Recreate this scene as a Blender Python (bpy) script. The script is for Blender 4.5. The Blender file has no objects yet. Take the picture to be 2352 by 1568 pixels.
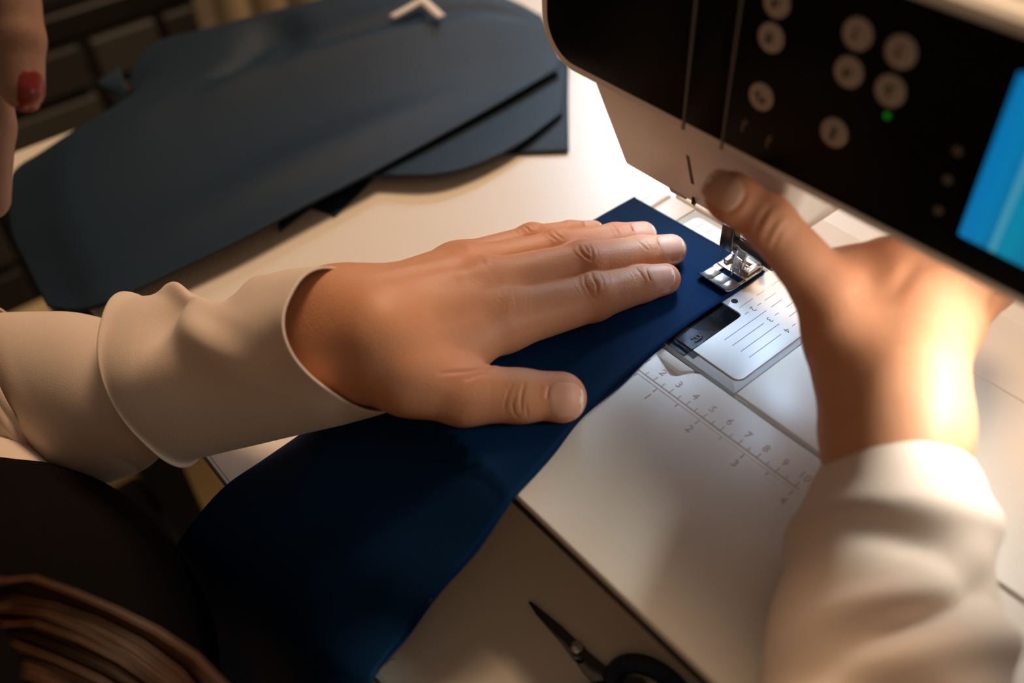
import bpy, bmesh, math, random
import numpy as np
from mathutils import Vector, Matrix
random.seed(7); rng = np.random.default_rng(11)
S = bpy.context.scene
COL = S.collection

# ---------------------------------------------------------------- camera
# Bed of the machine = local height 0 (lifted to real height at the very end).
LIFT = 0.78
F = 2133.126; PPX, PPY = 1176.0, 784.0
CAM = np.array([0.21202292, -0.3084192, 0.31367517])
R = np.array([[0.64169566, -0.5194931, 0.56422832],
              [0.76604765, 0.46999058, -0.43849727],
              [-0.03738569, 0.71360757, 0.69954739]])
cd = bpy.data.cameras.new('camera'); cam = bpy.data.objects.new('camera', cd); COL.objects.link(cam)
cam.matrix_world = Matrix([list(R[i]) + [CAM[i]] for i in range(3)] + [[0, 0, 0, 1]])
cd.sensor_width = 36.0; cd.lens = F / 2352 * 36.0
cd.clip_start = 0.01; cd.clip_end = 50
cd.dof.use_dof = True; cd.dof.focus_distance = 0.452; cd.dof.aperture_fstop = 3.6; cd.dof.aperture_blades = 9
S.camera = cam

# ---------------------------------------------------------------- world, lights, exposure
w = bpy.data.worlds.new('world'); S.world = w; w.use_nodes = True
bg = w.node_tree.nodes['Background']; bg.inputs[0].default_value = (1.0, 0.78, 0.58, 1); bg.inputs[1].default_value = 0.10
S.view_settings.view_transform = 'Standard'; S.view_settings.look = 'None'
S.view_settings.exposure = 0.0; S.view_settings.gamma = 1.0; S.view_settings.use_curve_mapping = False

def area(name, loc, target, size, power, color, spread=180):
    l = bpy.data.lights.new(name, 'AREA'); l.shape = 'RECTANGLE'; l.size, l.size_y = size
    l.energy = power; l.color = color; l.spread = math.radians(spread)
    o = bpy.data.objects.new(name, l); COL.objects.link(o); o.location = loc
    o.rotation_euler = (Vector(target) - Vector(loc)).to_track_quat('-Z', 'Y').to_euler(); return o
area('ceiling_lamp', (-0.55, 0.75, 1.35), (-0.1, -0.05, 0), (0.45, 0.45), 21.5, (1.0, 0.67, 0.41))
area('window_daylight', (-1.05, 1.25, 0.80), (-0.24, 0.32, -0.06), (0.4, 0.4), 0.62, (0.58, 0.80, 1.0), 24)
area('front_fill', (0.95, -1.15, 1.3), (0, -0.1, 0), (0.8, 0.8), 1.15, (1.0, 0.60, 0.34))  # added fill from the front right, no known lamp there
def led(name, loc, target, size, power, color, spread=180):
    return area(name, loc, target, size, power, color, spread)
led('machine_led_needle', (-0.034, 0.004, 0.0585), (-0.025, -0.03, 0), (0.014, 0.006), 0.026, (0.62, 0.80, 1.0), 118)
led('machine_led_right', (0.035, -0.006, 0.0588), (0.035, -0.03, 0), (0.014, 0.006), 0.0175, (0.54, 0.76, 1.0), 112)
led('machine_led_throat', (0.164, -0.030, 0.1078), (0.098, -0.080, 0.03), (0.060, 0.012), 0.165, (1.0, 0.98, 0.88), 130)

# ---------------------------------------------------------------- helpers
def ray(p):
    return R @ np.array([p[0] - PPX, -(p[1] - PPY), -F])
def onz(p, z):                       # point at height z (m) along a sight line
    r = ray(p); return CAM + r * (z - CAM[2]) / r[2]
def dep(p, d):                       # point at distance d along a sight line
    return CAM + ray(p) * (d / F)
def ony(p, y):
    r = ray(p); return CAM + r * (y - CAM[1]) / r[1]

def smooth(o, ang=None):
    for p in o.data.polygons: p.use_smooth = True
    if ang is not None:
        try: o.data.set_sharp_from_angle(angle=math.radians(ang))
        except Exception: pass
    return o
def link(name, me, mats, parent=None):
    o = bpy.data.objects.new(name, me); COL.objects.link(o)
    for m in (mats if isinstance(mats, (list, tuple)) else [mats]): me.materials.append(m)
    if parent is not None: o.parent = parent
    return o
def thing(name, label, cat, loc=(0, 0, 0), group=None):
    o = bpy.data.objects.new(name, None); COL.objects.link(o); o.location = loc
    o.empty_display_size = 0.02
    return tag(o, label, cat, group)
def tag(o, label, cat, group=None):
    o['label'] = label; o['category'] = cat
    if group: o['group'] = group
    return o
def from_bm(name, bm, mats, parent=None, ang=35):
    me = bpy.data.meshes.new(name); bmesh.ops.recalc_face_normals(bm, faces=bm.faces[:]); bm.to_mesh(me); bm.free()
    return smooth(link(name, me, mats, parent), ang)
def from_np(name, V, Fc, mats, parent=None, ang=None):
    me = bpy.data.meshes.new(name); me.from_pydata(np.asarray(V, float).tolist(), [], [list(map(int, f)) for f in Fc]); me.update()
    return smooth(link(name, me, mats, parent), ang)

def bevel_sharp(bm, w, seg=2, ang=30, edges=None):
    if w <= 0: return
    es = edges or [e for e in bm.edges if len(e.link_faces) == 2 and e.calc_face_angle(0) > math.radians(ang)]
    bmesh.ops.bevel(bm, geom=es, offset=w, segments=seg, profile=0.5, affect='EDGES', clamp_overlap=True)
def add_prism(bm, outline, z0, z1, bev=0, seg=2, M=None, mat=0, bottom_bevel=False, top_scale=None):
    """outline [(x,y)] extruded z0..z1, top edges rounded"""
    t = bmesh.new()
    vs = [t.verts.new((x, y, z0)) for x, y in outline]
    f = t.faces.new(vs); t.normal_update()
    if f.normal.z > 0: f.normal_flip()
    r = bmesh.ops.extrude_face_region(t, geom=[f])
    up = [v for v in r['geom'] if isinstance(v, bmesh.types.BMVert)]
    for v in up: v.co.z = z1
    t.normal_update()
    if bev > 0:
        es = [e for e in t.edges if (all(abs(v.co.z - z1) < 1e-7 for v in e.verts) or (bottom_bevel and all(abs(v.co.z - z0) < 1e-7 for v in e.verts)))]
        bmesh.ops.bevel(t, geom=es, offset=bev, segments=seg, profile=0.5, affect='EDGES', clamp_overlap=True)
    bmesh.ops.recalc_face_normals(t, faces=t.faces[:])
    for fc in t.faces: fc.material_index = mat
    if M is not None: t.transform(M)
    merge(bm, t)
def merge(bm, t):
    me = bpy.data.meshes.new('tmp'); t.to_mesh(me); t.free(); bm.from_mesh(me); bpy.data.meshes.remove(me)
def add_box(bm, lo, hi, bev=0, seg=2, M=None, mat=0):
    t = bmesh.new(); bmesh.ops.create_cube(t, size=1)
    for v in t.verts:
        for i in range(3): v.co[i] = lo[i] + (v.co[i] + 0.5) * (hi[i] - lo[i])
    if bev: bmesh.ops.bevel(t, geom=t.edges[:], offset=bev, segments=seg, profile=0.5, affect='EDGES', clamp_overlap=True)
    for fc in t.faces: fc.material_index = mat
    if M is not None: t.transform(M)
    merge(bm, t)
def add_tube(bm, pts, rad, n=10, mat=0, caps=True):
    """round tube through pts with radius (number or list)"""
    pts = [Vector(p) for p in pts]; rs = rad if isinstance(rad, (list, tuple)) else [rad] * len(pts)
    rings = []; prev = None
    for i, p in enumerate(pts):
        d = (pts[min(i + 1, len(pts) - 1)] - pts[max(i - 1, 0)]).normalized()
        if prev is None: a = d.orthogonal().normalized()
        else: a = (prev - d * prev.dot(d)).normalized()
        prev = a; b = d.cross(a)
        rings.append([bm.verts.new(p + (a * math.cos(2 * math.pi * k / n) + b * math.sin(2 * math.pi * k / n)) * rs[i]) for k in range(n)])
    fs = []
    for i in range(len(rings) - 1):
        for k in range(n):
            fs.append(bm.faces.new((rings[i][k], rings[i][(k + 1) % n], rings[i + 1][(k + 1) % n], rings[i + 1][k])))
    if caps: fs.append(bm.faces.new(rings[0][::-1])); fs.append(bm.faces.new(rings[-1]))
    for f in fs: f.material_index = mat
def rrect(x0, y0, x1, y1, r, n=6):
    r4 = r if isinstance(r, (list, tuple)) else [r] * 4      # order: x1y1, x0y1, x0y0, x1y0
    out = []
    for (cx, cy, a0, q) in ((x1, y1, 0, r4[0]), (x0, y1, 90, r4[1]), (x0, y0, 180, r4[2]), (x1, y0, 270, r4[3])):
        sx = -1 if cx == x1 else 1; sy = -1 if cy == y1 else 1
        if q <= 0: out.append((cx, cy)); continue
        for k in range(n + 1):
            a = math.radians(a0 + 90 * k / n); out.append((cx + sx * q + q * math.cos(a), cy + sy * q + q * math.sin(a)))
    return out
def text_bm(bm, s, size, M, depth=0.0001, mat=0, bold=0.0):
    cu = bpy.data.curves.new('t', 'FONT'); cu.body = s; cu.size = size; cu.extrude = depth; cu.align_x = 'CENTER'; cu.align_y = 'CENTER'
    cu.resolution_u = 3; cu.offset = bold
    o = bpy.data.objects.new('t', cu); COL.objects.link(o)
    me = bpy.data.meshes.new_from_object(o.evaluated_get(bpy.context.evaluated_depsgraph_get()))
    me.transform(M)
    n0 = len(bm.faces); bm.from_mesh(me); bm.faces.ensure_lookup_table()
    for f in bm.faces[n0:]: f.material_index = mat
    bpy.data.objects.remove(o); bpy.data.curves.remove(cu); bpy.data.meshes.remove(me)

def polyline(pts, n):
    """Catmull-Rom resample of pts to n points (uniform in arc length)"""
    P = np.asarray(pts, float)
    if len(P) == 2: return P[0] + (P[1] - P[0]) * np.linspace(0, 1, n)[:, None]
    E = np.vstack([2 * P[0] - P[1], P, 2 * P[-1] - P[-2]]); out = []
    for i in range(1, len(E) - 2):
        for t in np.linspace(0, 1, 16, endpoint=False):
            a, b, c, d = E[i - 1], E[i], E[i + 1], E[i + 2]
            out.append(0.5 * ((2 * b) + (c - a) * t + (2 * a - 5 * b + 4 * c - d) * t * t + (3 * b - a - 3 * c + d) * t ** 3))
    out.append(P[-1]); out = np.array(out)
    s = np.r_[0, np.cumsum(np.linalg.norm(np.diff(out, axis=0), axis=1))]; q = np.linspace(0, s[-1], n)
    return np.stack([np.interp(q, s, out[:, k]) for k in range(out.shape[1])], 1)
def coons(front, back, left, right, nu, nv):
    f, b = polyline(front, nu), polyline(back, nu); l, r = polyline(left, nv), polyline(right, nv)
    u = np.linspace(0, 1, nu)[None, :, None]; v = np.linspace(0, 1, nv)[:, None, None]
    L = (1 - v) * f[None] + v * b[None]; Q = (1 - u) * l[:, None] + u * r[:, None]
    B = (1 - u) * (1 - v) * f[0] + u * (1 - v) * f[-1] + (1 - u) * v * b[0] + u * v * b[-1]
    return L + Q - B
def grid_obj(name, G, mat, parent=None, thick=0.0012, closed_u=False, sub=0):
    nv, nu = G.shape[:2]; V = G.reshape(-1, 3); Fc = []
    for j in range(nv - 1):
        for i in range(nu if closed_u else nu - 1):
            Fc.append((j * nu + i, j * nu + (i + 1) % nu, (j + 1) * nu + (i + 1) % nu, (j + 1) * nu + i))
    o = from_np(name, V, Fc, mat, parent)
    if thick:
        m = o.modifiers.new('solid', 'SOLIDIFY'); m.thickness = thick; m.offset = -1
    if sub:
        m = o.modifiers.new('sub', 'SUBSURF'); m.levels = m.render_levels = sub
    return o
def vnoise(x, y, seed=0):
    r = np.random.default_rng(seed); s = 0
    for k in range(5):
        a = r.uniform(0, 6.28); f = r.uniform(0.6, 1.6); s = s + np.sin((x * math.cos(a) + y * math.sin(a)) * f + r.uniform(0, 6.28))
    return s / 5

# ---------------------------------------------------------------- materials
def mat(name, col, rough=0.5, metal=0.0, noise=0.0, nscale=200, bump=0.0, bscale=600, spec=0.5, sheen=0.0, trans=0.0, emit=None, estr=1.0, sss=0.0, coat=0.0, ior=1.45, stretch=None):
    m = bpy.data.materials.new(name); m.use_nodes = True; nt = m.node_tree; b = nt.nodes['Principled BSDF']
    b.inputs['Base Color'].default_value = (*col, 1); b.inputs['Roughness'].default_value = rough; b.inputs['Metallic'].default_value = metal
    b.inputs['Specular IOR Level'].default_value = spec; b.inputs['Sheen Weight'].default_value = sheen; b.inputs['Transmission Weight'].default_value = trans
    b.inputs['Coat Weight'].default_value = coat; b.inputs['IOR'].default_value = ior
    if emit: b.inputs['Emission Color'].default_value = (*emit, 1); b.inputs['Emission Strength'].default_value = estr
    tc = nt.nodes.new('ShaderNodeTexCoord'); src = tc.outputs['Object']
    if stretch:
        mp = nt.nodes.new('ShaderNodeMapping'); mp.inputs['Scale'].default_value = stretch; nt.links.new(src, mp.inputs[0]); src = mp.outputs[0]
    if noise:
        n = nt.nodes.new('ShaderNodeTexNoise'); n.inputs['Scale'].default_value = nscale; n.inputs['Detail'].default_value = 4; nt.links.new(src, n.inputs['Vector'])
        mx = nt.nodes.new('ShaderNodeMix'); mx.data_type = 'RGBA'
        mx.inputs[6].default_value = (*[c * (1 - noise) for c in col], 1); mx.inputs[7].default_value = (*[min(1, c * (1 + noise)) for c in col], 1)
        nt.links.new(n.outputs['Fac'], mx.inputs[0]); nt.links.new(mx.outputs[2], b.inputs['Base Color'])
    if bump:
        n = nt.nodes.new('ShaderNodeTexNoise'); n.inputs['Scale'].default_value = bscale; n.inputs['Detail'].default_value = 3; nt.links.new(src, n.inputs['Vector'])
        bp = nt.nodes.new('ShaderNodeBump'); bp.inputs['Strength'].default_value = bump; bp.inputs['Distance'].default_value = 0.0004
        nt.links.new(n.outputs['Fac'], bp.inputs['Height']); nt.links.new(bp.outputs[0], b.inputs['Normal'])
    return m
def skin_mat(name, base, red):
    m = bpy.data.materials.new(name); m.use_nodes = True; nt = m.node_tree; b = nt.nodes['Principled BSDF']; L = nt.links.new
    tc = nt.nodes.new('ShaderNodeTexCoord')
    at = nt.nodes.new('ShaderNodeAttribute'); at.attribute_name = 'flush'
    n = nt.nodes.new('ShaderNodeTexNoise'); n.inputs['Scale'].default_value = 90; n.inputs['Detail'].default_value = 5; L(tc.outputs['Object'], n.inputs['Vector'])
    mx = nt.nodes.new('ShaderNodeMix'); mx.data_type = 'RGBA'; mx.inputs[6].default_value = (*base, 1); mx.inputs[7].default_value = (*red, 1)
    ad = nt.nodes.new('ShaderNodeMath'); ad.operation = 'MULTIPLY_ADD'; ad.inputs[1].default_value = 0.5; L(n.outputs['Fac'], ad.inputs[0])
    sb = nt.nodes.new('ShaderNodeMath'); sb.operation = 'SUBTRACT'; sb.inputs[1].default_value = 0.25; L(at.outputs['Fac'], sb.inputs[0]); L(sb.outputs[0], ad.inputs[2]); ad.use_clamp = True
    L(ad.outputs[0], mx.inputs[0]); L(mx.outputs[2], b.inputs['Base Color'])
    b.inputs['Roughness'].default_value = 0.52; b.inputs['Specular IOR Level'].default_value = 0.38
    b.inputs['Subsurface Weight'].default_value = 0.35; b.inputs['Subsurface Radius'].default_value = (1.0, 0.35, 0.18); b.inputs['Subsurface Scale'].default_value = 0.0035
    v = nt.nodes.new('ShaderNodeTexVoronoi'); v.inputs['Scale'].default_value = 900; L(tc.outputs['Object'], v.inputs['Vector'])
    n2 = nt.nodes.new('ShaderNodeTexNoise'); n2.inputs['Scale'].default_value = 420; n2.inputs['Detail'].default_value = 3; L(tc.outputs['Object'], n2.inputs['Vector'])
    am = nt.nodes.new('ShaderNodeMath'); am.operation = 'ADD'; L(v.outputs['Distance'], am.inputs[0]); L(n2.outputs['Fac'], am.inputs[1])
    bp = nt.nodes.new('ShaderNodeBump'); bp.inputs['Strength'].default_value = 0.28; bp.inputs['Distance'].default_value = 0.0003
    L(am.outputs[0], bp.inputs['Height']); L(bp.outputs[0], b.inputs['Normal'])
    return m
SKIN = skin_mat('skin', (0.62, 0.325, 0.185), (0.57, 0.205, 0.105))
SKIN2 = skin_mat('skin_second_person', (0.34, 0.21, 0.155), (0.30, 0.15, 0.10))
NAIL = mat('nail', (0.64, 0.345, 0.245), 0.46, spec=0.4, coat=0.0)
NAILTIP = mat('nail_tip', (0.80, 0.66, 0.55), 0.35)
REDNAIL = mat('red_nail_varnish', (0.20, 0.022, 0.018), 0.35, coat=0.1)
WHITE = mat('white_plastic', (0.83, 0.80, 0.75), 0.32, noise=0.02, nscale=30, bump=0.05, bscale=2500)
CREAM = mat('cream_plastic', (0.80, 0.76, 0.70), 0.35, noise=0.02, nscale=30)
GREYP = mat('grey_plastic', (0.50, 0.52, 0.52), 0.45)
MARK = mat('grey_marking', (0.16, 0.155, 0.15), 0.6)
EMBOSS_SHADE = mat('embossed_shade', (0.56, 0.49, 0.42), 0.45)  # darker than the tray: shading of the raised marks put into their colour
GLASSBLK = mat('black_glass', (0.004, 0.004, 0.0045), 0.3, spec=0.06)
BLACK = mat('black_plastic', (0.008, 0.008, 0.008), 0.5)
STEEL = mat('polished_steel', (0.66, 0.65, 0.65), 0.27, metal=1.0, bump=0.06, bscale=900)
STEEL2 = mat('brushed_steel', (0.62, 0.60, 0.58), 0.3, metal=1.0)
DARKSTEEL = mat('dark_steel', (0.10, 0.095, 0.09), 0.32, metal=0.9)
PLATE = mat('satin_plate', (0.78, 0.79, 0.80), 0.5, metal=0.2, noise=0.03, nscale=60)
BTN = mat('button_champagne', (0.40, 0.34, 0.29), 0.4, metal=0.1)
ICON = mat('icon_dark', (0.03, 0.027, 0.024), 0.5)
ICONDIM = mat('icon_dim', (0.12, 0.10, 0.08), 0.5)
LED = mat('green_led', (0.0, 0.05, 0.0), 0.4, emit=(0.0, 0.35, 0.01), estr=0.28)
SMOKE = mat('smoky_clear_plastic', (0.30, 0.34, 0.40), 0.08, trans=1.0, ior=1.3)
TABLE = mat('white_laminate', (0.80, 0.73, 0.64), 0.35, noise=0.02, nscale=12)
EDGE = mat('pale_edge_strip', (0.62, 0.72, 0.74), 0.4)
CHIP = mat('chipboard', (0.30, 0.17, 0.08), 0.8, noise=0.5, nscale=220, bump=0.5, bscale=300)
NAVY = mat('navy_twill', (0.0105, 0.0255, 0.048), 0.6, noise=0.18, nscale=900, bump=0.25, bscale=1800, sheen=0.02, spec=0.22)
NAVY2 = mat('navy_satin_twill', (0.0017, 0.021, 0.074), 0.7, noise=0.25, nscale=1100, bump=0.35, bscale=1800, sheen=0.0, spec=0.08)
BLOUSE = mat('beige_crepe', (0.77, 0.63, 0.53), 0.85, noise=0.05, nscale=1500, bump=0.4, bscale=2200, sheen=0.2, spec=0.2)
KNIT = mat('dark_rib_knit', (0.0065, 0.005, 0.005), 0.9, noise=0.3, nscale=500, bump=0.6, bscale=900, sheen=0.0, spec=0.02, stretch=(1, 0.25, 3))
HAIR = mat('brown_hair', (0.085, 0.036, 0.014), 0.42, noise=0.6, nscale=40, spec=0.5)
TAPE = mat('white_tape', (0.72, 0.66, 0.60), 0.8)
THREAD = mat('dark_thread', (0.015, 0.018, 0.03), 0.8)
# ---------------------------------------------------------------- smooth-union bodies (signed distances, in mm)
def sd_cap(p, a, b, ra, rb):
    a = np.asarray(a, float); b = np.asarray(b, float); ab = b - a
    t = np.clip(((p - a) @ ab) / (ab @ ab), 0, 1)
    return np.linalg.norm(p - a - t[:, None] * ab, axis=1) - (ra + (rb - ra) * t)
def smin(a, b, k):
    h = np.maximum(k - np.abs(a - b), 0) / k
    return np.minimum(a, b) - h * h * k * 0.25
def chain(p, pts, rs, k=3.0):
    d = None
    for i in range(len(pts) - 1):
        c = sd_cap(p, pts[i], pts[i + 1], rs[i], rs[i + 1]); d = c if d is None else smin(d, c, k)
    return d
def evalc(f, P, n=200000):
    return np.concatenate([f(P[i:i + n]) for i in range(0, len(P), n)]) if len(P) else np.zeros(0)
def grad(f, P, e):
    g = np.stack([evalc(f, P + np.eye(3)[k] * e) - evalc(f, P - np.eye(3)[k] * e) for k in range(3)], 1)
    return g / (np.linalg.norm(g, axis=1, keepdims=True) + 1e-9)
def surface_net(f, lo, hi, h):
    B = 4; lo = np.asarray(lo, float); n = (np.ceil((np.asarray(hi) - lo) / (h * B)).astype(int)) * B
    cg = [lo[k] + np.arange(0, n[k] + 1, B) * h for k in range(3)]
    cx = np.stack(np.meshgrid(*[lo[k] + (np.arange(n[k] // B) + 0.5) * B * h for k in range(3)], indexing='ij'), -1)
    dc = evalc(f, cx.reshape(-1, 3)).reshape(cx.shape[:3])
    D = np.kron(np.sign(dc), np.ones((B, B, B))) * 1e3
    D = np.pad(D, ((0, 1),) * 3, mode='edge').astype(np.float32)
    act = np.argwhere(np.abs(dc) < h * B * 1.45)
    M = np.zeros(D.shape, bool)
    for dx in range(B + 1):
        for dy in range(B + 1):
            for dz in range(B + 1):
                q = act * B + (dx, dy, dz); M[q[:, 0], q[:, 1], q[:, 2]] = True
    idx = np.argwhere(M); D[M] = evalc(f, lo + idx * h)
    s = D < 0
    c = np.zeros(tuple(np.array(D.shape) - 1), np.int8)
    for dx in (0, 1):
        for dy in (0, 1):
            for dz in (0, 1):
                c += s[dx:D.shape[0] - 1 + dx, dy:D.shape[1] - 1 + dy, dz:D.shape[2] - 1 + dz]
    A = np.argwhere((c > 0) & (c < 8)); vid = -np.ones(c.shape, np.int64); vid[A[:, 0], A[:, 1], A[:, 2]] = np.arange(len(A))
    acc = np.zeros((len(A), 3)); cnt = np.zeros(len(A))
    corners = [(i, j, k) for i in (0, 1) for j in (0, 1) for k in (0, 1)]
    vals = {q: D[A[:, 0] + q[0], A[:, 1] + q[1], A[:, 2] + q[2]] for q in corners}
    for q in corners:
        for ax in range(3):
            if q[ax]: continue
            r = list(q); r[ax] = 1; r = tuple(r); a, b = vals[q].astype(float), vals[r].astype(float)
            m = (a < 0) != (b < 0); t = np.where(m, a / np.where(m, a - b, 1), 0)
            pos = np.array(q, float)[None].repeat(len(A), 0); pos[:, ax] = t
            acc[m] += pos[m]; cnt[m] += 1
    V = lo + (A + acc / cnt[:, None]) * h
    Fs = []
    for ax in range(3):
        sl0 = [slice(None)] * 3; sl1 = [slice(None)] * 3; sl0[ax] = slice(0, -1); sl1[ax] = slice(1, None)
        ch = s[tuple(sl0)] != s[tuple(sl1)]; E = np.argwhere(ch)
        b, d = [(1, 2), (2, 0), (0, 1)][ax]
        ok = (E[:, b] > 0) & (E[:, d] > 0) & (E[:, b] < c.shape[b]) & (E[:, d] < c.shape[d]); E = E[ok]
        ins = s[E[:, 0], E[:, 1], E[:, 2]]
        def g(ob, od):
            q = E.copy(); q[:, b] -= ob; q[:, d] -= od; return vid[q[:, 0], q[:, 1], q[:, 2]]
        quad = np.stack([g(1, 1), g(0, 1), g(0, 0), g(1, 0)], 1)
        quad[~ins] = quad[~ins][:, ::-1]; Fs.append(quad)
    Fs = np.concatenate(Fs); Fs = Fs[(Fs >= 0).all(1)]
    for _ in range(2):
        n_ = grad(f, V, h * 0.4); V = V - n_ * evalc(f, V)[:, None] * 0.9
    return V, Fs
def trace(f, px):
    """points (mm) where sight lines through px meet the body"""
    o = CAM * 1000; D = np.array([ray(p) for p in px]); D /= np.linalg.norm(D, axis=1, keepdims=True)
    t = np.full(len(D), 200.0)
    for _ in range(90):
        t += np.clip(f(o + D * t[:, None]), -5, 30) * 0.9
        t = np.minimum(t, 1500)
    return o + D * t[:, None]
def seg_dist(P, Q):
    """distance of points P to polyline Q, with running parameter 0..1"""
    best = np.full(len(P), 1e9); par = np.zeros(len(P))
    for i in range(len(Q) - 1):
        ab = Q[i + 1] - Q[i]; t = np.clip(((P - Q[i]) @ ab) / (ab @ ab + 1e-12), 0, 1)
        d = np.linalg.norm(P - Q[i] - t[:, None] * ab, axis=1); m = d < best
        best[m] = d[m]; par[m] = (i + t[m]) / (len(Q) - 1)
    return best, par
def body_mesh(name, V, Fs, mats, parent, flush=None):
    me = bpy.data.meshes.new(name)
    me.vertices.add(len(V)); me.vertices.foreach_set('co', (V * 0.001).astype(np.float32).ravel())
    me.loops.add(len(Fs) * 4); me.loops.foreach_set('vertex_index', Fs.astype(np.int32).ravel())
    me.polygons.add(len(Fs)); me.polygons.foreach_set('loop_start', np.arange(len(Fs), dtype=np.int32) * 4)
    me.update(calc_edges=True); me.validate()
    if flush is not None:
        a = me.attributes.new('flush', 'FLOAT', 'POINT'); a.data.foreach_set('value', flush.astype(np.float32))
    o = link(name, me, mats, parent); return smooth(o)

def nail_frame(f, c, d, n, L, W):
    d = np.asarray(d, float); d /= np.linalg.norm(d); n = np.asarray(n, float); n = n - d * (n @ d); n /= np.linalg.norm(n); s = np.cross(n, d)
    return dict(c=np.asarray(c, float), d=d, n=n, s=s, L=L, W=W)
def nail_disp(P, fr):
    q = P - fr['c']; u = (q @ fr['d']) / (fr['L'] / 2); v = (q @ fr['s']) / (fr['W'] / 2); up = q @ fr['n']
    rr = (np.abs(u) ** 2.8 + np.abs(v) ** 2.8) ** (1 / 2.8)
    m = (up > 0)
    g = -0.45 * np.exp(-((rr - 1.04) / 0.09) ** 2) + 0.22 * np.exp(-((rr - 1.28) / 0.14) ** 2)
    g = g * np.clip((0.75 - u) / 0.3, 0, 1) - 0.25 * (rr < 1.0) * np.clip((1 - rr) * 6, 0, 1)
    return np.where(m & (rr < 2), g, 0)
def nail_mesh(f, fr, parent, mats, lift=0.30, tip=0.80, name='nail'):
    N, K = 9, 44; V = []; U = []
    for i in range(N):
        r = i / (N - 1)
        for k in range(K):
            a = 2 * math.pi * k / K; c, s = math.cos(a), math.sin(a); e = 2 / 2.8
            u = r * math.copysign(abs(c) ** e, c); v = r * math.copysign(abs(s) ** e, s)
            U.append((u, v, r)); V.append(fr['c'] + fr['d'] * u * fr['L'] / 2 + fr['s'] * v * fr['W'] / 2 + fr['n'] * 14)
    V = np.array(V); t = np.zeros(len(V))
    for _ in range(60): t += np.clip(f(V - fr['n'] * t[:, None]), -3, 5) * 0.8
    V = V - fr['n'] * np.minimum(t, 22)[:, None]
    # keep the plate stiff: blend with a parabola fitted along its length
    for j, (u, v, r) in enumerate(U):
        V[j] += fr['n'] * (lift if r < 0.99 else -0.05 if u < tip else 0.05)
    Fc = []
    for i in range(N - 1):
        for k in range(K):
            a, b, c_, d_ = i * K + k, i * K + (k + 1) % K, (i + 1) * K + (k + 1) % K, (i + 1) * K + k
            if i == 0: Fc.append((a, d_, c_))
            else: Fc.append((a, d_, c_, b))
    o = from_np(name, V * 0.001, Fc, mats, parent)
    for p in o.data.polygons:
        if len(mats) > 1 and sum(U[v][0] for v in p.vertices) / len(p.vertices) > tip: p.material_index = 1
    return o
# ---------------------------------------------------------------- setting (metres; machine bed = 0)
def struct(name, bm, m): 
    o = from_bm(name, bm, m); o['kind'] = 'structure'; return o
FLOOR = mat('wood_floor', (0.50, 0.37, 0.23), 0.6, noise=0.35, nscale=14, stretch=(1, 8, 1))
WALL = mat('wall_paint', (0.30, 0.26, 0.21), 0.8)
bm = bmesh.new(); add_box(bm, (-1.75, -1.6, -0.82), (1.7, 1.7, -0.78)); struct('floor', bm, FLOOR)
bm = bmesh.new(); add_box(bm, (-1.80, -1.6, -0.78), (-1.75, 1.7, 1.6)); struct('wall_left', bm, WALL)
bm = bmesh.new(); add_box(bm, (-1.75, 1.7, -0.78), (1.7, 1.75, 1.6)); struct('wall_back', bm, WALL)

# ---------------------------------------------------------------- work table
TZ = -0.06
table = thing('work_table', 'white laminate work table with chipboard front edge and black steel frame under the sewing machine', 'table', (0.1, 0.1, -0.78))
def loc(parent, o):                         # keep world place under an offset root
    o.parent = parent; o.location = Vector(o.location) - Vector(parent.location); return o
bm = bmesh.new(); add_box(bm, (-0.497, -0.2455, TZ - 0.0012), (0.75, 0.52, TZ), 0.0006, 1)
loc(table, from_bm('tabletop', bm, TABLE))
bm = bmesh.new(); add_box(bm, (-0.497, -0.245, TZ - 0.022), (0.75, 0.52, TZ - 0.0013)); o = loc(table, from_bm('core_board', bm, CHIP)); o['label'] = 'brown chipboard core showing along the front edge'
bm = bmesh.new(); add_box(bm, (-0.497, -0.2468, TZ - 0.0022), (0.75, -0.2456, TZ + 0.0001)); loc(table, from_bm('edge_strip', bm, EDGE))
for nm, a, b in (('frame_rail', (-0.44, -0.282, -0.395), (0.70, -0.256, -0.370)), ('frame_rail', (-0.44, 0.44, -0.12), (0.70, 0.48, -0.0822)),
                 ('leg', (-0.44, -0.2555, -0.78), (-0.40, -0.2195, -0.0822)), ('leg', (0.66, -0.2555, -0.78), (0.70, -0.2195, -0.0822)), ('leg', (-0.44, 0.44, -0.78), (-0.40, 0.48, -0.0822)), ('leg', (0.66, 0.44, -0.78), (0.70, 0.48, -0.0822))):
    bm = bmesh.new(); add_box(bm, a, b, 0.002, 1); loc(table, from_bm(nm, bm, BLACK))

# ---------------------------------------------------------------- things standing behind the table
GREY1 = mat('grey_drawer', (0.030, 0.030, 0.029), 0.6); GREY2 = mat('grey_carcass', (0.048, 0.046, 0.041), 0.6); GREY3 = mat('grey_drawer_pale', (0.058, 0.057, 0.054), 0.6)
cab = thing('drawer_cabinet', 'dark grey drawer cabinet standing on the floor beyond the left end of the table', 'cabinet', (-1.3, 0.05, -0.78))
bm = bmesh.new(); add_box(bm, (-1.55, -0.42, -0.74), (-1.125, 0.17, -0.262), 0.004, 1); loc(cab, from_bm('carcass', bm, GREY2))
bm = bmesh.new(); add_box(bm, (-1.52, -0.40, -0.78), (-1.14, 0.15, -0.74)); loc(cab, from_bm('plinth', bm, BLACK))
bm = bmesh.new(); add_box(bm, (-1.55, -0.43, -0.261), (-1.115, 0.18, -0.225), 0.003, 1); loc(cab, from_bm('shade_gap_slab', bm, BLACK))  # solid black slab stands for the shaded gap under the upper case
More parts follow.
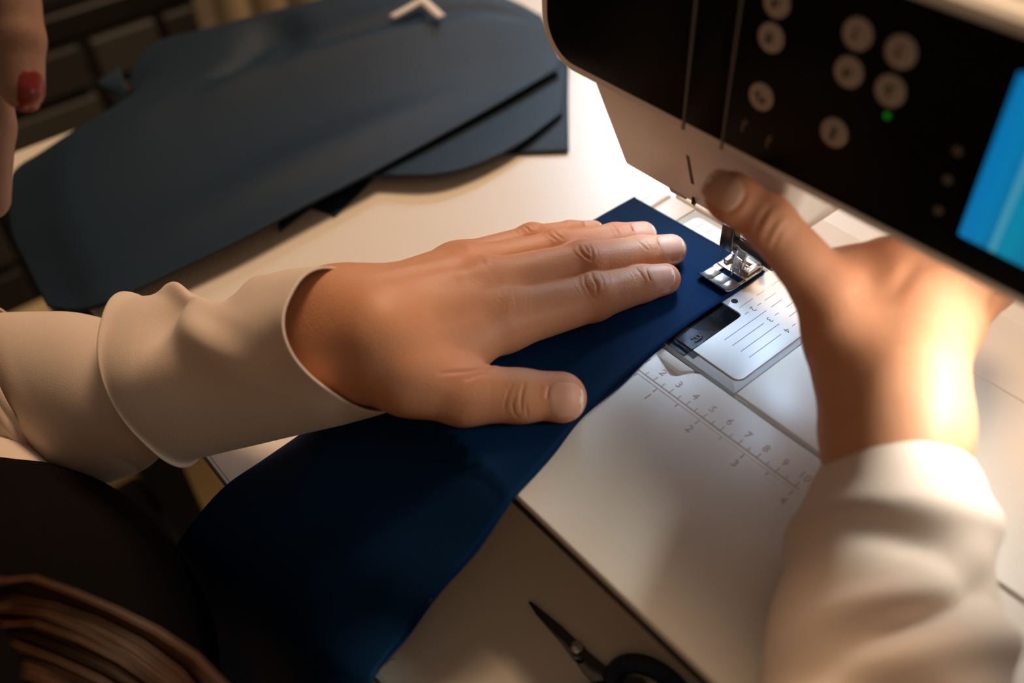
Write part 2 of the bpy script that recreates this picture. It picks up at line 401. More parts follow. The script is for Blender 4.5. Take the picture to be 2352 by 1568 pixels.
bm = bmesh.new(); add_box(bm, (-1.55, -0.42, -0.224), (-1.14, 0.17, 0.1), 0.004, 1); loc(cab, from_bm('upper_case', bm, GREY1))
for j, (y0, y1) in enumerate(((-0.41, -0.21), (-0.195, -0.012), (0.004, 0.10), (0.112, 0.162))):
    for k, (z0, z1) in enumerate(((-0.73, -0.56), (-0.545, -0.435), (-0.42, -0.345), (-0.33, -0.27))):
        bm = bmesh.new(); add_box(bm, (-1.124, y0, z0), (-1.108, y1, z1), 0.003, 1)
        d = loc(cab, from_bm('drawer', bm, GREY3 if (j + k) % 2 == 1 else GREY1))
        bm = bmesh.new(); add_box(bm, (-1.106, (y0 + y1) / 2 - 0.02, z1 - 0.03), (-1.098, (y0 + y1) / 2 + 0.02, z1 - 0.022), 0.002, 1)
        h = from_bm('drawer_handle', bm, BLACK); h.parent = d; h.location = Vector((1.3, -0.05, 0.78)) - Vector(d.location) - Vector((1.3, -0.05, 0.78))
FOLD = mat('cream_card', (0.42, 0.34, 0.22), 0.7); FOLD2 = mat('olive_card', (0.25, 0.21, 0.11), 0.7)
names = ('leftmost', 'middle one', 'rightmost')
for i in range(3):
    h_ = 0.60 + 0.015 * i
    f = thing('fabric_roll', 'cream fabric roll standing upright behind the navy pile, %s of the three' % names[i], 'fabric roll', (-1.03 + 0.004 * i, 0.185 + i * 0.056, -0.78), 'upright fabric rolls behind the table')
    bm = bmesh.new(); add_tube(bm, [(0, 0, 0), (0, 0, 0.02), (0, 0, h_ - 0.02), (0, 0, h_)], [0.020, 0.023, 0.023, 0.020], 20); from_bm('cloth_roll', bm, FOLD, f)
    bm = bmesh.new(); add_tube(bm, [(0, 0, h_), (0, 0, h_ + 0.02)], 0.010, 14); from_bm('core_tube', bm, FOLD2, f)
CARD = mat('pale_cardboard', (0.62, 0.48, 0.27), 0.8, noise=0.06, nscale=60)
crate = thing('storage_box', 'pale brown cardboard box on the floor below the left end of the table', 'box', (-0.8, -0.26, -0.78))
bm = bmesh.new(); add_box(bm, (-0.16, -0.15, 0.0), (0.16, 0.13, 0.22), 0.004, 1); from_bm('box_body', bm, CARD, crate)
bm = bmesh.new(); add_box(bm, (-0.165, -0.155, 0.221), (0.165, 0.135, 0.26), 0.004, 1); from_bm('lid', bm, CARD, crate)
# ---------------------------------------------------------------- sewing machine (mm -> m through K)
mm = 0.001
K = Matrix.Diagonal((mm, mm, mm, 1))
mach = thing('sewing_machine', 'white sewing machine with black glass front, round buttons and lit blue screen', 'sewing machine', (0.1, 0.0, -0.06))
MO = Vector(mach.location)
def part(name, bm, mats, parent=None, ang=35):
    bm.transform(K); o = from_bm(name, bm, mats, None, ang)
    if parent is None: o.parent = mach; o.location = -MO
    else: o.parent = parent
    return o
# accessory tray wrapped round the free arm: main slab with the ruler, undercut front
bm = bmesh.new()
out = [(-80, -164), (-79, -167), (-76, -168.5), (300, -168.5), (300, -60.6), (33.5, -60.6), (31.5, -62), (30, -63.8), (28.6, -66.5), (27, -70), (25, -71.3), (22.8, -70.6), (10.4, -65.6), (-80, -63.5)]
add_prism(bm, out[::-1], -3.2, 0, 1.0, 3)
add_prism(bm, [(-79.5, -66), (26, -66), (30, -60.6), (-79.5, -60.6)], -4, -0.9, 0.4, 2)
tray = part('accessory_tray', bm, CREAM)
bm = bmesh.new()      # box below the lid, sloping in towards the table
t = bmesh.new(); a = [(-75.5, -164.5, -3.6), (300, -164.5, -3.6), (300, -61, -3.6), (-75.5, -61, -3.6)]; b = [(-70, -112, -59.5), (300, -112, -59.5), (300, -61, -59.5), (-70, -61, -59.5)]
va = [t.verts.new(v) for v in a]; vb = [t.verts.new(v) for v in b]; t.faces.new(va); t.faces.new(vb[::-1])
for i in range(4): t.faces.new((va[i], va[(i + 1) % 4], vb[(i + 1) % 4], vb[i]))
merge(bm, t); part('tray_box', bm, CREAM, tray)
bm = bmesh.new(); add_box(bm, (-79, -168.3, -9.5), (300, -164.6, -2.6), 0.3, 1); add_box(bm, (-79, -168.2, -9.5), (-76, -63, -3.25), 0.3, 1)  # black strip put in as the dark shadow line under the rim
o = part('rim_shadow_strip', bm, BLACK, tray); o['label'] = 'black strip standing for the shadow line under the tray rim'
# ruler on the tray: centimetres above the line, inches below
bm = bmesh.new()
add_box(bm, (1, -80.35, 0), (104.5, -79.85, 0.14), mat=0); add_box(bm, (1, -82.3, 0), (107, -81.8, 0.10), mat=1)
for i in range(0, 21):
    x = 2.2 + i * 5
    add_box(bm, (x - 0.25, -80, 0), (x + 0.25, -77.6 if i % 2 else -76.9, 0.08), mat=0)
for i in range(1, 11):
    text_bm(bm, str(i), 5.6, Matrix.Translation((2.2 + i * 10 - 0.3, -73.2, 0.06)) @ Matrix.Rotation(math.radians(0), 4, 'Z'), 0.08, 0)
x10 = 102.2
for i in range(0, 9):
    x = x10 + 1.0 - (8 - i) * 12.7; add_box(bm, (x - 0.3, -85.2 if i % 2 == 0 else -84.4, 0), (x + 0.3, -82.6, 0.12), mat=0)
    if i % 2 == 0 and i: text_bm(bm, str(i // 2), 5.6, Matrix.Translation((x + 0.4, -89.2, 0.06)), 0.08, 0)
part('ruler_marking', bm, [EMBOSS_SHADE, CREAM], tray)
# free arm: slabs round the plate opening
bm = bmesh.new()
add_prism(bm, rrect(-70.2, -58.4, -53.2, 32.2, [0, 1.5, 1.5, 0]), -58, 0, 0.9, 3); add_prism(bm, [(52.2, -58.4), (300, -58.4), (300, 29.8), (52.2, 31.8)], -58, 0, 1.2, 4)
add_prism(bm, rrect(-53, -53, 52, 32, 0.5), -58, -1.0, 0)
arm = part('free_arm', bm, WHITE)
bm = bmesh.new(); add_prism(bm, rrect(-80.6, -58.4, -70.8, 32.6, [2, 6, 6, 2]), -58, -0.15, 1.6, 4); part('end_cap', bm, WHITE, arm)
bm = bmesh.new(); add_prism(bm, [(-66, 33.4)] + [(60, 33.4), (114, 31.2), (300, 30.7), (300, 76), (-60, 76), (-68, 72), (-74, 64), (-76, 50), (-74, 40), (-71, 35.5)], -58, 0.0, 1.6, 4); part('rear_bed', bm, WHITE, arm)
bm = bmesh.new(); add_prism(bm, rrect(-53, -58.2, 52, 32, [1, 3, 1, 1]), -1.0, -0.55, 0.5, 2); add_box(bm, (-53, -58.4, -12), (52, -53, -0.7), 1.6, 3); part('recess_frame', bm, GREYP, arm)
# needle plate with an opening for the bobbin cover
bm = bmesh.new()
n0 = rrect(-48, -52, 49, 28, 4, 6)
hole = [(21.0, -52), (21.0, -18.2), (20.3, -16.6), (18.6, -16), (-19, -16), (-21.6, -18.4), (-21.6, -52)]
outl = n0[:21] + hole[::-1] + n0[21:]
add_prism(bm, outl, -0.5, 0.25, 0.25, 2)
plate = part('needle_plate', bm, PLATE)
zt = 0.26
def ln(x, y0, y1, wd=0.34):
    bm = bmesh.new(); add_box(bm, (x - wd / 2, y0, 0.2), (x + wd / 2, y1, zt)); part('guide_line', bm, MARK, plate)
ln(26.6, -36, -5); ln(26.6, -1.5, 7); ln(31.6, -36.2, -13); ln(31.6, -4.6, -2); ln(31.6, 4, 12); ln(36.8, -36.3, -8); ln(36.8, -0.5, 8); ln(42, -36.4, -13); ln(42, -4.8, -2); ln(42, 4, 14)
ln(21.4, -15, -12.2); ln(21.4, -5.6, -2.8); ln(21.4, 0, 9, .28); ln(16.5, -13, -3, .28); ln(16.5, 0, 6, .22); ln(16.5, 8, 22, .22)
ln(-26.6, 12, 24); ln(-34.4, 12, 24.8); ln(-41.2, 14, 24.4); ln(-20, 10, 22); ln(-14.5, 9, 20); ln(-9.5, 9, 18)
for s, x, y in (('2', 21.4, -9.0), ('3', 31.7, -9.0), ('4', 42, -8.9)):
    bm = bmesh.new(); text_bm(bm, s, 5.0, Matrix.Translation((x, y, 0.25)) @ Matrix.Rotation(math.radians(-90), 4, 'Z'), 0.02, 0); part('guide_number', bm, MARK, plate)
for s_, x, y in (('1/4', 17, 9.5), ('5/8', 22.5, 11.5)):
    bm = bmesh.new(); text_bm(bm, s_, 3.2, Matrix.Translation((x, y, 0.25)) @ Matrix.Rotation(math.radians(-90), 4, 'Z'), 0.02, 0); part('engraved_fraction', bm, STEEL, plate)
bm = bmesh.new(); add_tube(bm, [(11.7, -11.2, 0.2), (11.7, -11.2, 0.28)], 1.75, 24); part('screw_hole', bm, BLACK, plate)
bm = bmesh.new(); add_box(bm, (-9, -14, 0.15), (8, 20, 0.27)); 
for i in range(-3, 4):
    if i: add_box(bm, (i * 2.3 - 0.5, -12, 0.2), (i * 2.3 + 0.5, 16, 0.35), 0.05, 1)
part('feed_dogs', bm, DARKSTEEL, plate)
bm = bmesh.new(); add_prism(bm, rrect(-21.2, -57.6, 20.6, -16.4, [2.4, 2.4, 0.5, 0.5]), -0.45, 0.1, 0.2, 2)
t = bmesh.new(); prof = [(0.1, -52.6), (0.0, -54.6), (-0.9, -56.6), (-2.4, -58.0), (-4.6, -58.9), (-9, -59.1)]
for x in (-21.2, 24.6):
    pass
va = [[t.verts.new((x, y, z)) for z, y in prof] + [t.verts.new((x, y + 1.4, z - 0.8)) for z, y in prof[::-1]] for x in (-21.2, 24.8)]
n = len(va[0]); t.faces.new(va[0]); t.faces.new(va[1][::-1])
for i in range(n): t.faces.new((va[0][i], va[0][(i + 1) % n], va[1][(i + 1) % n], va[1][i]))
bmesh.ops.recalc_face_normals(t, faces=t.faces[:]); merge(bm, t)
cover = part('bobbin_cover', bm, SMOKE)
bm = bmesh.new(); add_tube(bm, [(-1, -18, -0.5), (-1, -18, -0.46)], 25.5, 48)
for v in bm.verts: v.co.y = min(v.co.y, -16.6); v.co.x = max(-20.8, min(20.4, v.co.x))
part('bobbin', bm, BLACK, cover)
bm = bmesh.new(); x, y = 17.2, -44.4                      # moulded lock symbol on the cover
for a, b in (((x - 2.4, y - 2.6), (x - 1.5, y + 2.6)), ((x + 0.2, y - 2.6), (x + 1.1, y + 2.6)), ((x - 1.8, y + 1.7), (x + 0.9, y + 2.6)), ((x - 1.8, y - 0.4), (x + 0.9, y + 0.4))): add_box(bm, (a[0], a[1], 0.08), (b[0], b[1], 0.2))
part('cover_symbol', bm, BLACK, cover)
# head: body of the arm, narrowing lower head, trim
bm = bmesh.new(); add_prism(bm, [(-80, -47.5), (430, -47.5), (430, 52), (-80, 52)], 108.5, 194, 8, 4, bottom_bevel=True); add_box(bm, (205, -47, -58), (430, 70, 120), 6, 3)
body = part('arm_housing', bm, CREAM)
bm = bmesh.new(); t = bmesh.new()
lowr = [(-51.5, -27.5), (-48.5, -30), (36, -30), (41, -25), (41, 30), (36, 34), (-46, 34), (-51.5, 28)]
upr = [(-60.5, -43.5), (-57, -46.5), (50, -46.5), (56, -41), (56, 45), (50, 50), (-56, 50), (-60.5, 45)]
ra = [t.verts.new((x, y, 59.5)) for x, y in lowr]; rb = [t.verts.new((x, y, 110)) for x, y in upr]
t.faces.new(ra); t.faces.new(rb[::-1])
for i in range(8): t.faces.new((ra[i], ra[(i + 1) % 8], rb[(i + 1) % 8], rb[i]))
bmesh.ops.recalc_face_normals(t, faces=t.faces[:]); bevel_sharp(t, 2.0, 3, 40); merge(bm, t)
head = part('lower_head', bm, CREAM)
bm = bmesh.new(); add_box(bm, (-6.4, -31.5, 60), (-4.9, -27.5, 74)); 
M_ = Matrix.Translation((-4.6, -36.8, 82)) @ Matrix.Rotation(math.radians(18), 4, 'X'); add_box(bm, (-0.8, -0.7, -9), (0.8, 0.7, 9), M=M_); part('thread_slot', bm, BLACK, head)
bm = bmesh.new(); add_tube(bm, [(-8.6, -26, 62), (-8.6, -26, 57), (-8.8, -26.2, 55)], [0.7, 0.7, 0.5], 8); part('thread_guide', bm, STEEL2, head)
t = bmesh.new(); vs = [t.verts.new(v) for v in ((-26, -31.6, 68), (-20, -30.2, 59), (-11, -30.2, 59.4), (-26, -28, 68), (-20, -26, 59), (-11, -26, 59.4))]
for q in ((0, 1, 2), (5, 4, 3), (0, 3, 4, 1), (1, 4, 5, 2), (2, 5, 3, 0)): t.faces.new([vs[i] for i in q])
bm = bmesh.new(); merge(bm, t); part('glint_wedge', bm, GREYP, head)  # wedge added to stand for a pale glint on the head's lower edge
bm = bmesh.new(); add_box(bm, (26, -10, 59.05), (40, -2, 60), 0.4, 1); part('lamp_cover', bm, WHITE, head)
# front panel: pale rim and black glass in three sections
def xz(o): return Matrix(((1, 0, 0, 0), (0, 0, -1, 0), (0, 1, 0, 0), (0, 0, 0, 1)))     # (x,y,z)->(x,-z,y)
MX = xz(0)
bm = bmesh.new(); add_prism(bm, rrect(-86.3, 109.8, 430, 193.5, [0, 20, 21, 0], 10), 46.5, 50.2, 1.2, 3, M=MX)
rim = part('front_panel', bm, CREAM)
def glass(x0, x1, r, nm='glass_section'):
    bm = bmesh.new(); add_prism(bm, rrect(x0, 113.2, x1, 189.8, r, 10), 49.8, 51.0, 0.35, 2, M=MX); return part(nm, bm, GLASSBLK, rim)
glass(-82.3, -0.9, [0.4, 17, 18, 0.4]); glass(0.6, 19.3, 0.4); g3 = glass(20.6, 426, 0.4)
bm = bmesh.new(); add_box(bm, (-0.9, -50.6, 109.5), (0.6, -49.9, 191)); add_box(bm, (19.3, -50.6, 109.5), (20.6, -49.9, 191)); part('panel_groove', bm, MARK, rim)
def icon(bm, k, x, z):
    def b(a0, c0, a1, c1): add_box(bm, (x + a0, -51.85, z + c0), (x + a1, -51.72, z + c1), mat=1)
    if k == 0: b(-2.6, -.1, -1.4, 1.2); b(-1.2, -2.2, -.5, 2.2); add_tube(bm, [(x + 1.2, -51.7, z - .8), (x + 1.2, -51.86, z - .8)], 1.15, 14, 1)
    elif k == 1: b(-1.8, -2, 0, .6); b(0.4, -1.6, 1.0, 1.8); b(-1.8, 1.1, 1.0, 1.7)
    elif k == 2: b(-.4, -2.4, .4, 1.4); b(-1.4, 1.0, 1.4, 2.0); b(-1.8, -.4, -.6, .4)
    elif k == 3: b(-1.6, -2.0, -.2, 1.2); b(-.2, -.8, 1.2, 0); b(.6, 0, 1.2, 1.8)
    elif k == 4: add_tube(bm, [(x - .6, -51.7, z - .9), (x - .6, -51.86, z - .9)], .95, 12, 1); b(-.9, -.6, -.3, 2.2); b(-.9, 1.6, 1.2, 2.2)
    else: b(-1.1, -2.4, .6, -1); b(-.7, -1, .7, 2.4); b(-.2, .6, 1.2, 1.5)
for k, (x, z) in enumerate(((34.8, 174.0), (34.8, 161.5), (34.8, 138.9), (66.5, 174), (82.1, 173.7), (66.5, 160.9), (82.1, 160.5), (66.4, 138.3))):
    bm = bmesh.new(); add_tube(bm, [(x, -50.8, z), (x, -51.3, z), (x, -51.75, z)], [5.35, 5.35, 4.9], 36)
    icon(bm, (3, 1, 0, 4, 4, 3, 2, 5)[k], x, z); o = part('button', bm, [BTN, ICON], rim); o['label'] = 'round champagne button'
bm = bmesh.new(); add_tube(bm, [(83.3, -50.9, 152.1), (83.3, -51.2, 152.1)], 1.15, 16); part('status_light', bm, LED, rim)
for x, z in ((29.2, 124.2), (41.0, 122.6)):
    bm = bmesh.new(); add_box(bm, (x - 1.0, -51.12, z - 2.4), (x + .2, -50.9, z + 2.0)); add_box(bm, (x - .2, -51.12, z + 0.6), (x + 1.3, -50.9, z + 3.0)); part('printed_symbol', bm, ICONDIM, rim)
for x, z in ((108.6, 150.7), (108.6, 140.1), (109, 128.5)):
    bm = bmesh.new(); add_tube(bm, [(x, -50.9, z), (x, -51.1, z)], 1.7, 12); part('printed_symbol', bm, ICONDIM, rim)
SCR = bpy.data.materials.new('lit_blue_screen'); SCR.use_nodes = True; nt = SCR.node_tree; b = nt.nodes['Principled BSDF']
tc = nt.nodes.new('ShaderNodeTexCoord'); sp = nt.nodes.new('ShaderNodeSeparateXYZ'); nt.links.new(tc.outputs['Object'], sp.inputs[0])
mr = nt.nodes.new('ShaderNodeMapRange'); mr.inputs['From Min'].default_value = 0.1176; mr.inputs['From Max'].default_value = 0.190; nt.links.new(sp.outputs['X'], mr.inputs['Value'])
cr = nt.nodes.new('ShaderNodeValToRGB'); nt.links.new(mr.outputs[0], cr.inputs[0]); e = cr.color_ramp.elements
e[0].color = (0.0, 0.16, 0.40, 1); e[1].position = 1; e[1].color = (0.0, 0.2, 0.36, 1)
for p, c in ((0.10, (0.0, 0.18, 0.40)), (0.125, (0.0, 0.145, 0.33)), (0.142, (0.0, 0.2, 0.36)), (0.15, (0.06, 0.28, 0.40)), (0.168, (0.06, 0.28, 0.40)), (0.176, (0.0, 0.20, 0.33)), (0.22, (0.0, 0.22, 0.36)), (0.27, (0.0, 0.18, 0.31))):
    q = e.new(p); q.color = (*c, 1)
b.inputs['Base Color'].default_value = (0.01, 0.01, 0.01, 1); b.inputs['Roughness'].default_value = 0.3; nt.links.new(cr.outputs[0], b.inputs['Emission Color']); b.inputs['Emission Strength'].default_value = 1.0
bm = bmesh.new(); add_prism(bm, rrect(117.6, 123.7, 210, 181, 0.8), 50.8, 51.2, 0.1, 1, M=MX); part('display_screen', bm, SCR, rim)
# needle, clamp and presser foot
bm = bmesh.new(); add_tube(bm, [(0, 0, 20), (0, 0, 16), (0, 0, 14.5), (0, 0, 4), (0, 0, 1.85)], [1.0, 1.0, 0.62, 0.55, 0.12], 14); part('needle', bm, STEEL)
bm = bmesh.new(); add_box(bm, (-8.6, -3.2, 18.6), (-1.0, 3.6, 33), 1.0, 3); add_tube(bm, [(-2.6, 0, 33), (-2.6, 0, 62)], 2.9, 18); clamp = part('needle_clamp', bm, DARKSTEEL)
bm = bmesh.new(); add_tube(bm, [(-2, 0, 25), (3, 0, 25), (3.2, 0, 25), (17, 0, 24.2), (17.2, 0, 24.2), (23, 0, 24)], [2.1, 2.1, 2.7, 2.7, 3.3, 3.3], 20); part('clamp_screw', bm, DARKSTEEL, clamp)
bm = bmesh.new(); add_tube(bm, [(-6.4, -3.0, 20.4), (-6.4, -3.6, 20.4)], 1.0, 12); part('guide_ring', bm, STEEL, clamp)
# foot sole: two upturned toes, slot, raised rear block
bm = bmesh.new()
def toe(x0, x1, prof, zt):
    t = bmesh.new(); A = []
    for x in (x0, x1):
        A.append([t.verts.new((x, y, z)) for y, z in prof] + [t.verts.new((x, y, z + zt)) for y, z in prof[::-1]])
    n = len(A[0]); t.faces.new(A[0]); t.faces.new(A[1][::-1])
    for i in range(n): t.faces.new((A[0][i], A[0][(i + 1) % n], A[1][(i + 1) % n], A[1][i]))
    bmesh.ops.recalc_face_normals(t, faces=t.faces[:]); bevel_sharp(t, 0.35, 2, 50); merge(bm, t)
ZF = 2.0
curve = [(-13.8, ZF + 3.4), (-13.0, ZF + 2.4), (-11.2, ZF + 1.15), (-9, ZF + 0.4), (-6.5, ZF), (-1.6, ZF)]
toe(-11.8, -5.6, curve, 1.1); toe(-5.4, 1.0, [(y + 0.2, z - 0.12) for y, z in curve], 0.9); toe(1.2, 7.4, curve, 1.1)
add_box(bm, (-11.8, -2.4, ZF), (-7.2, 2.6, ZF + 1.2), 0.35, 2); add_box(bm, (5.8, -2.4, ZF), (7.4, 2.6, ZF + 1.2), 0.35, 2)
add_prism(bm, rrect(-11.8, 1.7, 7.4, 20, [7, 7, 0.3, 0.3], 8), ZF, ZF + 1.0, 0.35, 2)
add_box(bm, (-11.4, 1.6, ZF + .8), (7.0, 2.6, ZF + 1.9), 0.4, 2)
foot = part('presser_foot', bm, STEEL)
bm = bmesh.new(); add_box(bm, (2.6, 5, ZF + .9), (6.2, 15, ZF + 3.6), 0.7, 2); add_box(bm, (-10.4, 5, ZF + .9), (-7.4, 15, ZF + 3.6), 0.7, 2); add_box(bm, (-10.4, 12.5, ZF + .9), (6.2, 16, ZF + 2.8), 0.7, 2); add_tube(bm, [(-9, 9, ZF + 3.2), (5, 9, ZF + 3.2)], 0.7, 10); part('foot_block', bm, STEEL, foot)
bm = bmesh.new(); add_box(bm, (-6.4, 6.2, ZF + 1.6), (1.6, 8.2, ZF + 11), 0.4, 2); add_box(bm, (-7.0, 6.0, ZF + 10), (2.2, 13.5, ZF + 21), 1.2, 2); add_tube(bm, [(-2.4, 13, ZF + 18), (-2.4, 13, 70)], 3.0, 16); ank = part('ankle', bm, STEEL2, foot)
bm = bmesh.new(); add_box(bm, (1.4, 3.2, ZF + 1.6), (2.9, 5.6, ZF + 9), 0.5, 2); add_tube(bm, [(1.6, 4.4, ZF + 9), (-5.5, 5.0, ZF + 9.6)], 0.7, 8); part('foot_lever', bm, STEEL, foot)
bm = bmesh.new(); add_tube(bm, [(-2.2, 16, 12), (6, 18, 10), (9, 14, 8.5)], [1.2, 1.1, 1.4], 10); part('foot_screw', bm, STEEL, foot)
for P in (((0.4, -0.8, 17), (-3, -2.5, 14), (-5.5, -1, 9), (-6.5, 4, 5), (-7, 9, 3.6)), ((-0.4, -0.7, 17), (-2.2, -1.5, 12), (-2.4, 0.5, 6.5), (-0.3, -0.3, 2.4)), ((0.3, -0.9, 17), (-1.2, -1.3, 11), (-1.4, 0, 6), (0, -0.5, 2.2)), ((-21, 20, 13), (-18.5, 15, 8), (-15.5, 9.5, 3.4), (-14, 6, 1.9))):
    bm = bmesh.new(); add_tube(bm, polyline(P, 14), 0.11, 6); part('needle_thread', bm, THREAD)
# ---------------------------------------------------------------- navy cloth under the needle
def m3(*a): return [np.array(p) * mm for p in a]
W = 0.0015
# rows run across the piece from its right edge to its left edge, which hangs over the tray's end
def row(R_, bend, Lp, n=56, r=0.004):
    R_, bend, Lp = map(lambda q: np.array(q) * mm, (R_, bend, Lp))
    d1 = (R_ - bend) / np.linalg.norm(R_ - bend); d2 = (Lp - bend) / np.linalg.norm(Lp - bend)
    P = [R_ + (bend - R_) * t for t in np.linspace(0, 0.97, 5)] + [bend + d1 * 0.0012 + d2 * 0.0008, bend + d2 * 0.005] + [bend + (Lp - bend) * t for t in (0.35, 0.7, 1)]
    return polyline(P, n)
E_ = lambda px, z: onz(px, z * mm) / mm
z0 = 1.7
front_pts = [E_((1465, 459), z0), E_((1500, 490), z0), E_((1578, 543), z0), E_((1640, 590), z0), E_((1668, 612), z0)]
rows = []
rows.append(row((8.0, 16.5, z0), (-81.5, 13.5, z0), (-84, 14, -57)))
rows.append(row((8.6, -4, z0), (-81.5, -6, z0), (-84.5, -8, -57)))
rows.append(row((8.2, -28, z0), (-81.5, -30, z0), (-86, -30, -57)))
rows.append(row((9.3, -56, z0), (-81.5, -60, z0), (-90, -60, -55)))
rows.append(row(tuple(E_((1450, 852), z0)), (-82, -90, z0), (-96, -92, -54)))
rows.append(row(tuple(E_((1345, 945), z0)), (-82, -122, z0), (-103, -126, -48)))
Y_ = lambda px, y: ony(px, y * mm) / mm
rows.append(row(tuple(E_((1262, 1040), z0)), (-85, -152, 1.0), tuple(E_((845, 905), -32))))
rows.append(row(tuple(E_((1181, 1136), z0)), (-82, -182, -15), tuple(E_((705, 988), -42))))
rows.append(row(tuple(E_((1090, 1258), -10)), (-66, -212, -27), tuple(E_((600, 1058), -49))))
rows.append(row(tuple(E_((1005, 1362), -22)), (-54, -238, -38), tuple(E_((510, 1122), -55))))
rows.append(row(tuple(E_((930, 1455), -38)), (-60, -262, -62), tuple(E_((425, 1222), -72))))
rows.append(row(tuple(Y_((862, 1540), -249)), (-66, -270, -100), tuple(E_((388, 1285), -118))))
rows.append(row(tuple(Y_((856, 1590), -256)), (-75, -276, -150), tuple(E_((330, 1400), -175))))
rows.append(row(tuple(Y_((850, 1700), -268)), (-85, -280, -210), tuple(E_((330, 1560), -250))))
rows = np.array(rows)
G = np.stack([polyline(rows[:, i], 110) for i in range(rows.shape[1])], 1)
# folds and wear: soft lengthwise pleats where the hand pushes the cloth
jj, ii = np.meshgrid(np.linspace(0, 1, G.shape[0]), np.linspace(0, 1, G.shape[1]), indexing='ij')
G[..., 2] += 0.004 * np.sin(ii * 13 + jj * 4) * np.clip((jj - 0.62) * 5, 0, 1) * np.clip(ii * 6, 0, 1) * np.clip((0.95 - ii) * 5, 0, 1)
on = (G[..., 0] > -0.0830) & (G[..., 1] > -0.1722)
G[..., 2] = np.where(on, np.where(G[..., 0] > -0.0805, z0 * mm, np.maximum(G[..., 2], z0 * mm)), G[..., 2])
ot = (G[..., 1] > -0.2475); G[..., 2] = np.where(ot, np.maximum(G[..., 2], -0.0588), G[..., 2])
off = (~on) & (G[..., 0] > -0.088) & (G[..., 1] > -0.160); G[..., 0] = np.where(off & (G[..., 2] < 0.0005), np.minimum(G[..., 0], -0.0832), G[..., 0])
strip = grid_obj('trouser_leg', G, NAVY2, None, 0.0009)
tag(strip, 'navy twill piece under the presser foot, its long end hanging over the table edge', 'fabric')
G2 = G[26:, :8].copy(); G2[..., 2] -= 0.0009; G2[..., 0] += 0.0011 + 0.0006 * np.sin(jj[26:, :8] * 40)
o = grid_obj('under_layer', G2, NAVY2, strip, 0.0003)
for q, z in (([(885, 1528), (893, 1515), (908, 1512)], -57), ([(1000, 1370), (992, 1372), (985, 1382)], -24), ([(1316, 980), (1306, 984), (1296, 992)], 1.2)):
    bm = bmesh.new(); add_tube(bm, [onz(p, z * mm) for p in q], 0.00016, 5); from_bm('frayed_thread', bm, THREAD, strip)

# ---------------------------------------------------------------- pile of cut pieces at the back left
PB = lambda px, z: onz(px, z * mm)
def piece(name, label, front, back, left, right, nu=70, nv=50, amp=0.003, fs=40, seed=1, m=NAVY, thick=0.0016, folds=False):
    G = coons([PB(*q) for q in front], [PB(*q) for q in back], [PB(*q) for q in left], [PB(*q) for q in right], nu, nv)
    u = np.linspace(0, 1, nu)[None]; v = np.linspace(0, 1, nv)[:, None]
    env = np.clip(np.minimum(np.minimum(u, 1 - u) * 8, np.minimum(v, 1 - v) * 8), 0, 1)
    G[..., 2] += amp * env * vnoise(G[..., 0] * fs, G[..., 1] * fs, seed)
    if folds:                                    # soft folds running in from the back edge and a trough behind the front fold
        g = lambda a, c, w_: np.exp(-((a - c) / w_) ** 2)
        G[..., 2] += env * (-0.009 * g(u - 0.10 * v, 0.24, .045) * g(v, 0.95, .28) - 0.008 * g(u + 0.15 * v, 0.52, .04) * g(v, 0.95, .22) + 0.006 * g(v - .25 * u, 0.55, .12) * g(u, .35, .3) - 0.006 * g(v - .1 * u, 0.70, .06) * g(u, .55, .3) + 0.005 * g(v, 0.12 + 0.1 * u, .08) * g(u, .4, .3))
    o = grid_obj(name, G, m, None, thick); return tag(o, label, 'fabric', 'cut navy fabric pieces in the pile')
top_front = [((108, 703), -62), ((180, 712), -56), ((250, 692), -47), ((400, 622), -44), ((560, 545), -43), ((700, 472), -43), ((860, 393), -44), ((1000, 318), -45), ((1140, 240), -46), ((1290, 152), -47)]
top_back = [((300, 168), -38), ((350, 100), -28), ((470, 66), -22), ((620, 26), -17), ((740, -2), -14), ((900, -30), -13), ((1080, -30), -18), ((1180, 2), -26), ((1245, 36), -34)]
piece('navy_fabric', 'large navy piece lying on top of the pile, draped over the table front corner', top_front, top_back,
      [top_front[0], ((60, 610), -62), ((22, 520), -58), ((30, 395), -48), ((150, 325), -46), ((292, 246), -45), top_back[0]],
      [top_front[-1], ((1275, 100), -42), top_back[-1]], 130, 100, 0.006, 34, 3, NAVY, 0.0016, True)
piece('navy_fabric', 'navy piece with a curved edge lifting off the table, second in the pile',
      [((640, 530), -56.2), ((740, 455), -55.5), ((800, 412), -52), ((870, 402), -49), ((1000, 400), -48), ((1100, 374), -49), ((1200, 325), -51), ((1293, 255), -53)],
      [((640, 430), -55), ((800, 300), -54), ((1000, 220), -54), ((1303, 140), -54)], [((640, 530), -56.2), ((640, 480), -56), ((640, 430), -55)], [((1293, 255), -53), ((1300, 190), -53.5), ((1303, 140), -54)], 70, 40, 0.001, 40, 5)
piece('navy_fabric', 'navy piece showing a square corner at the right end of the pile',
      [((980, 400), -58.3), ((1080, 360), -58), ((1180, 352), -57.5), ((1307, 347), -57.5)], [((980, 200), -57.5), ((1180, 150), -57.5), ((1307, 130), -57.5)], [((980, 400), -58.3), ((980, 200), -57.5)], [((1307, 347), -57.5), ((1306, 240), -57.5), ((1307, 130), -57.5)], 40, 30, 0.0, 30, 6, NAVY, 0.001)
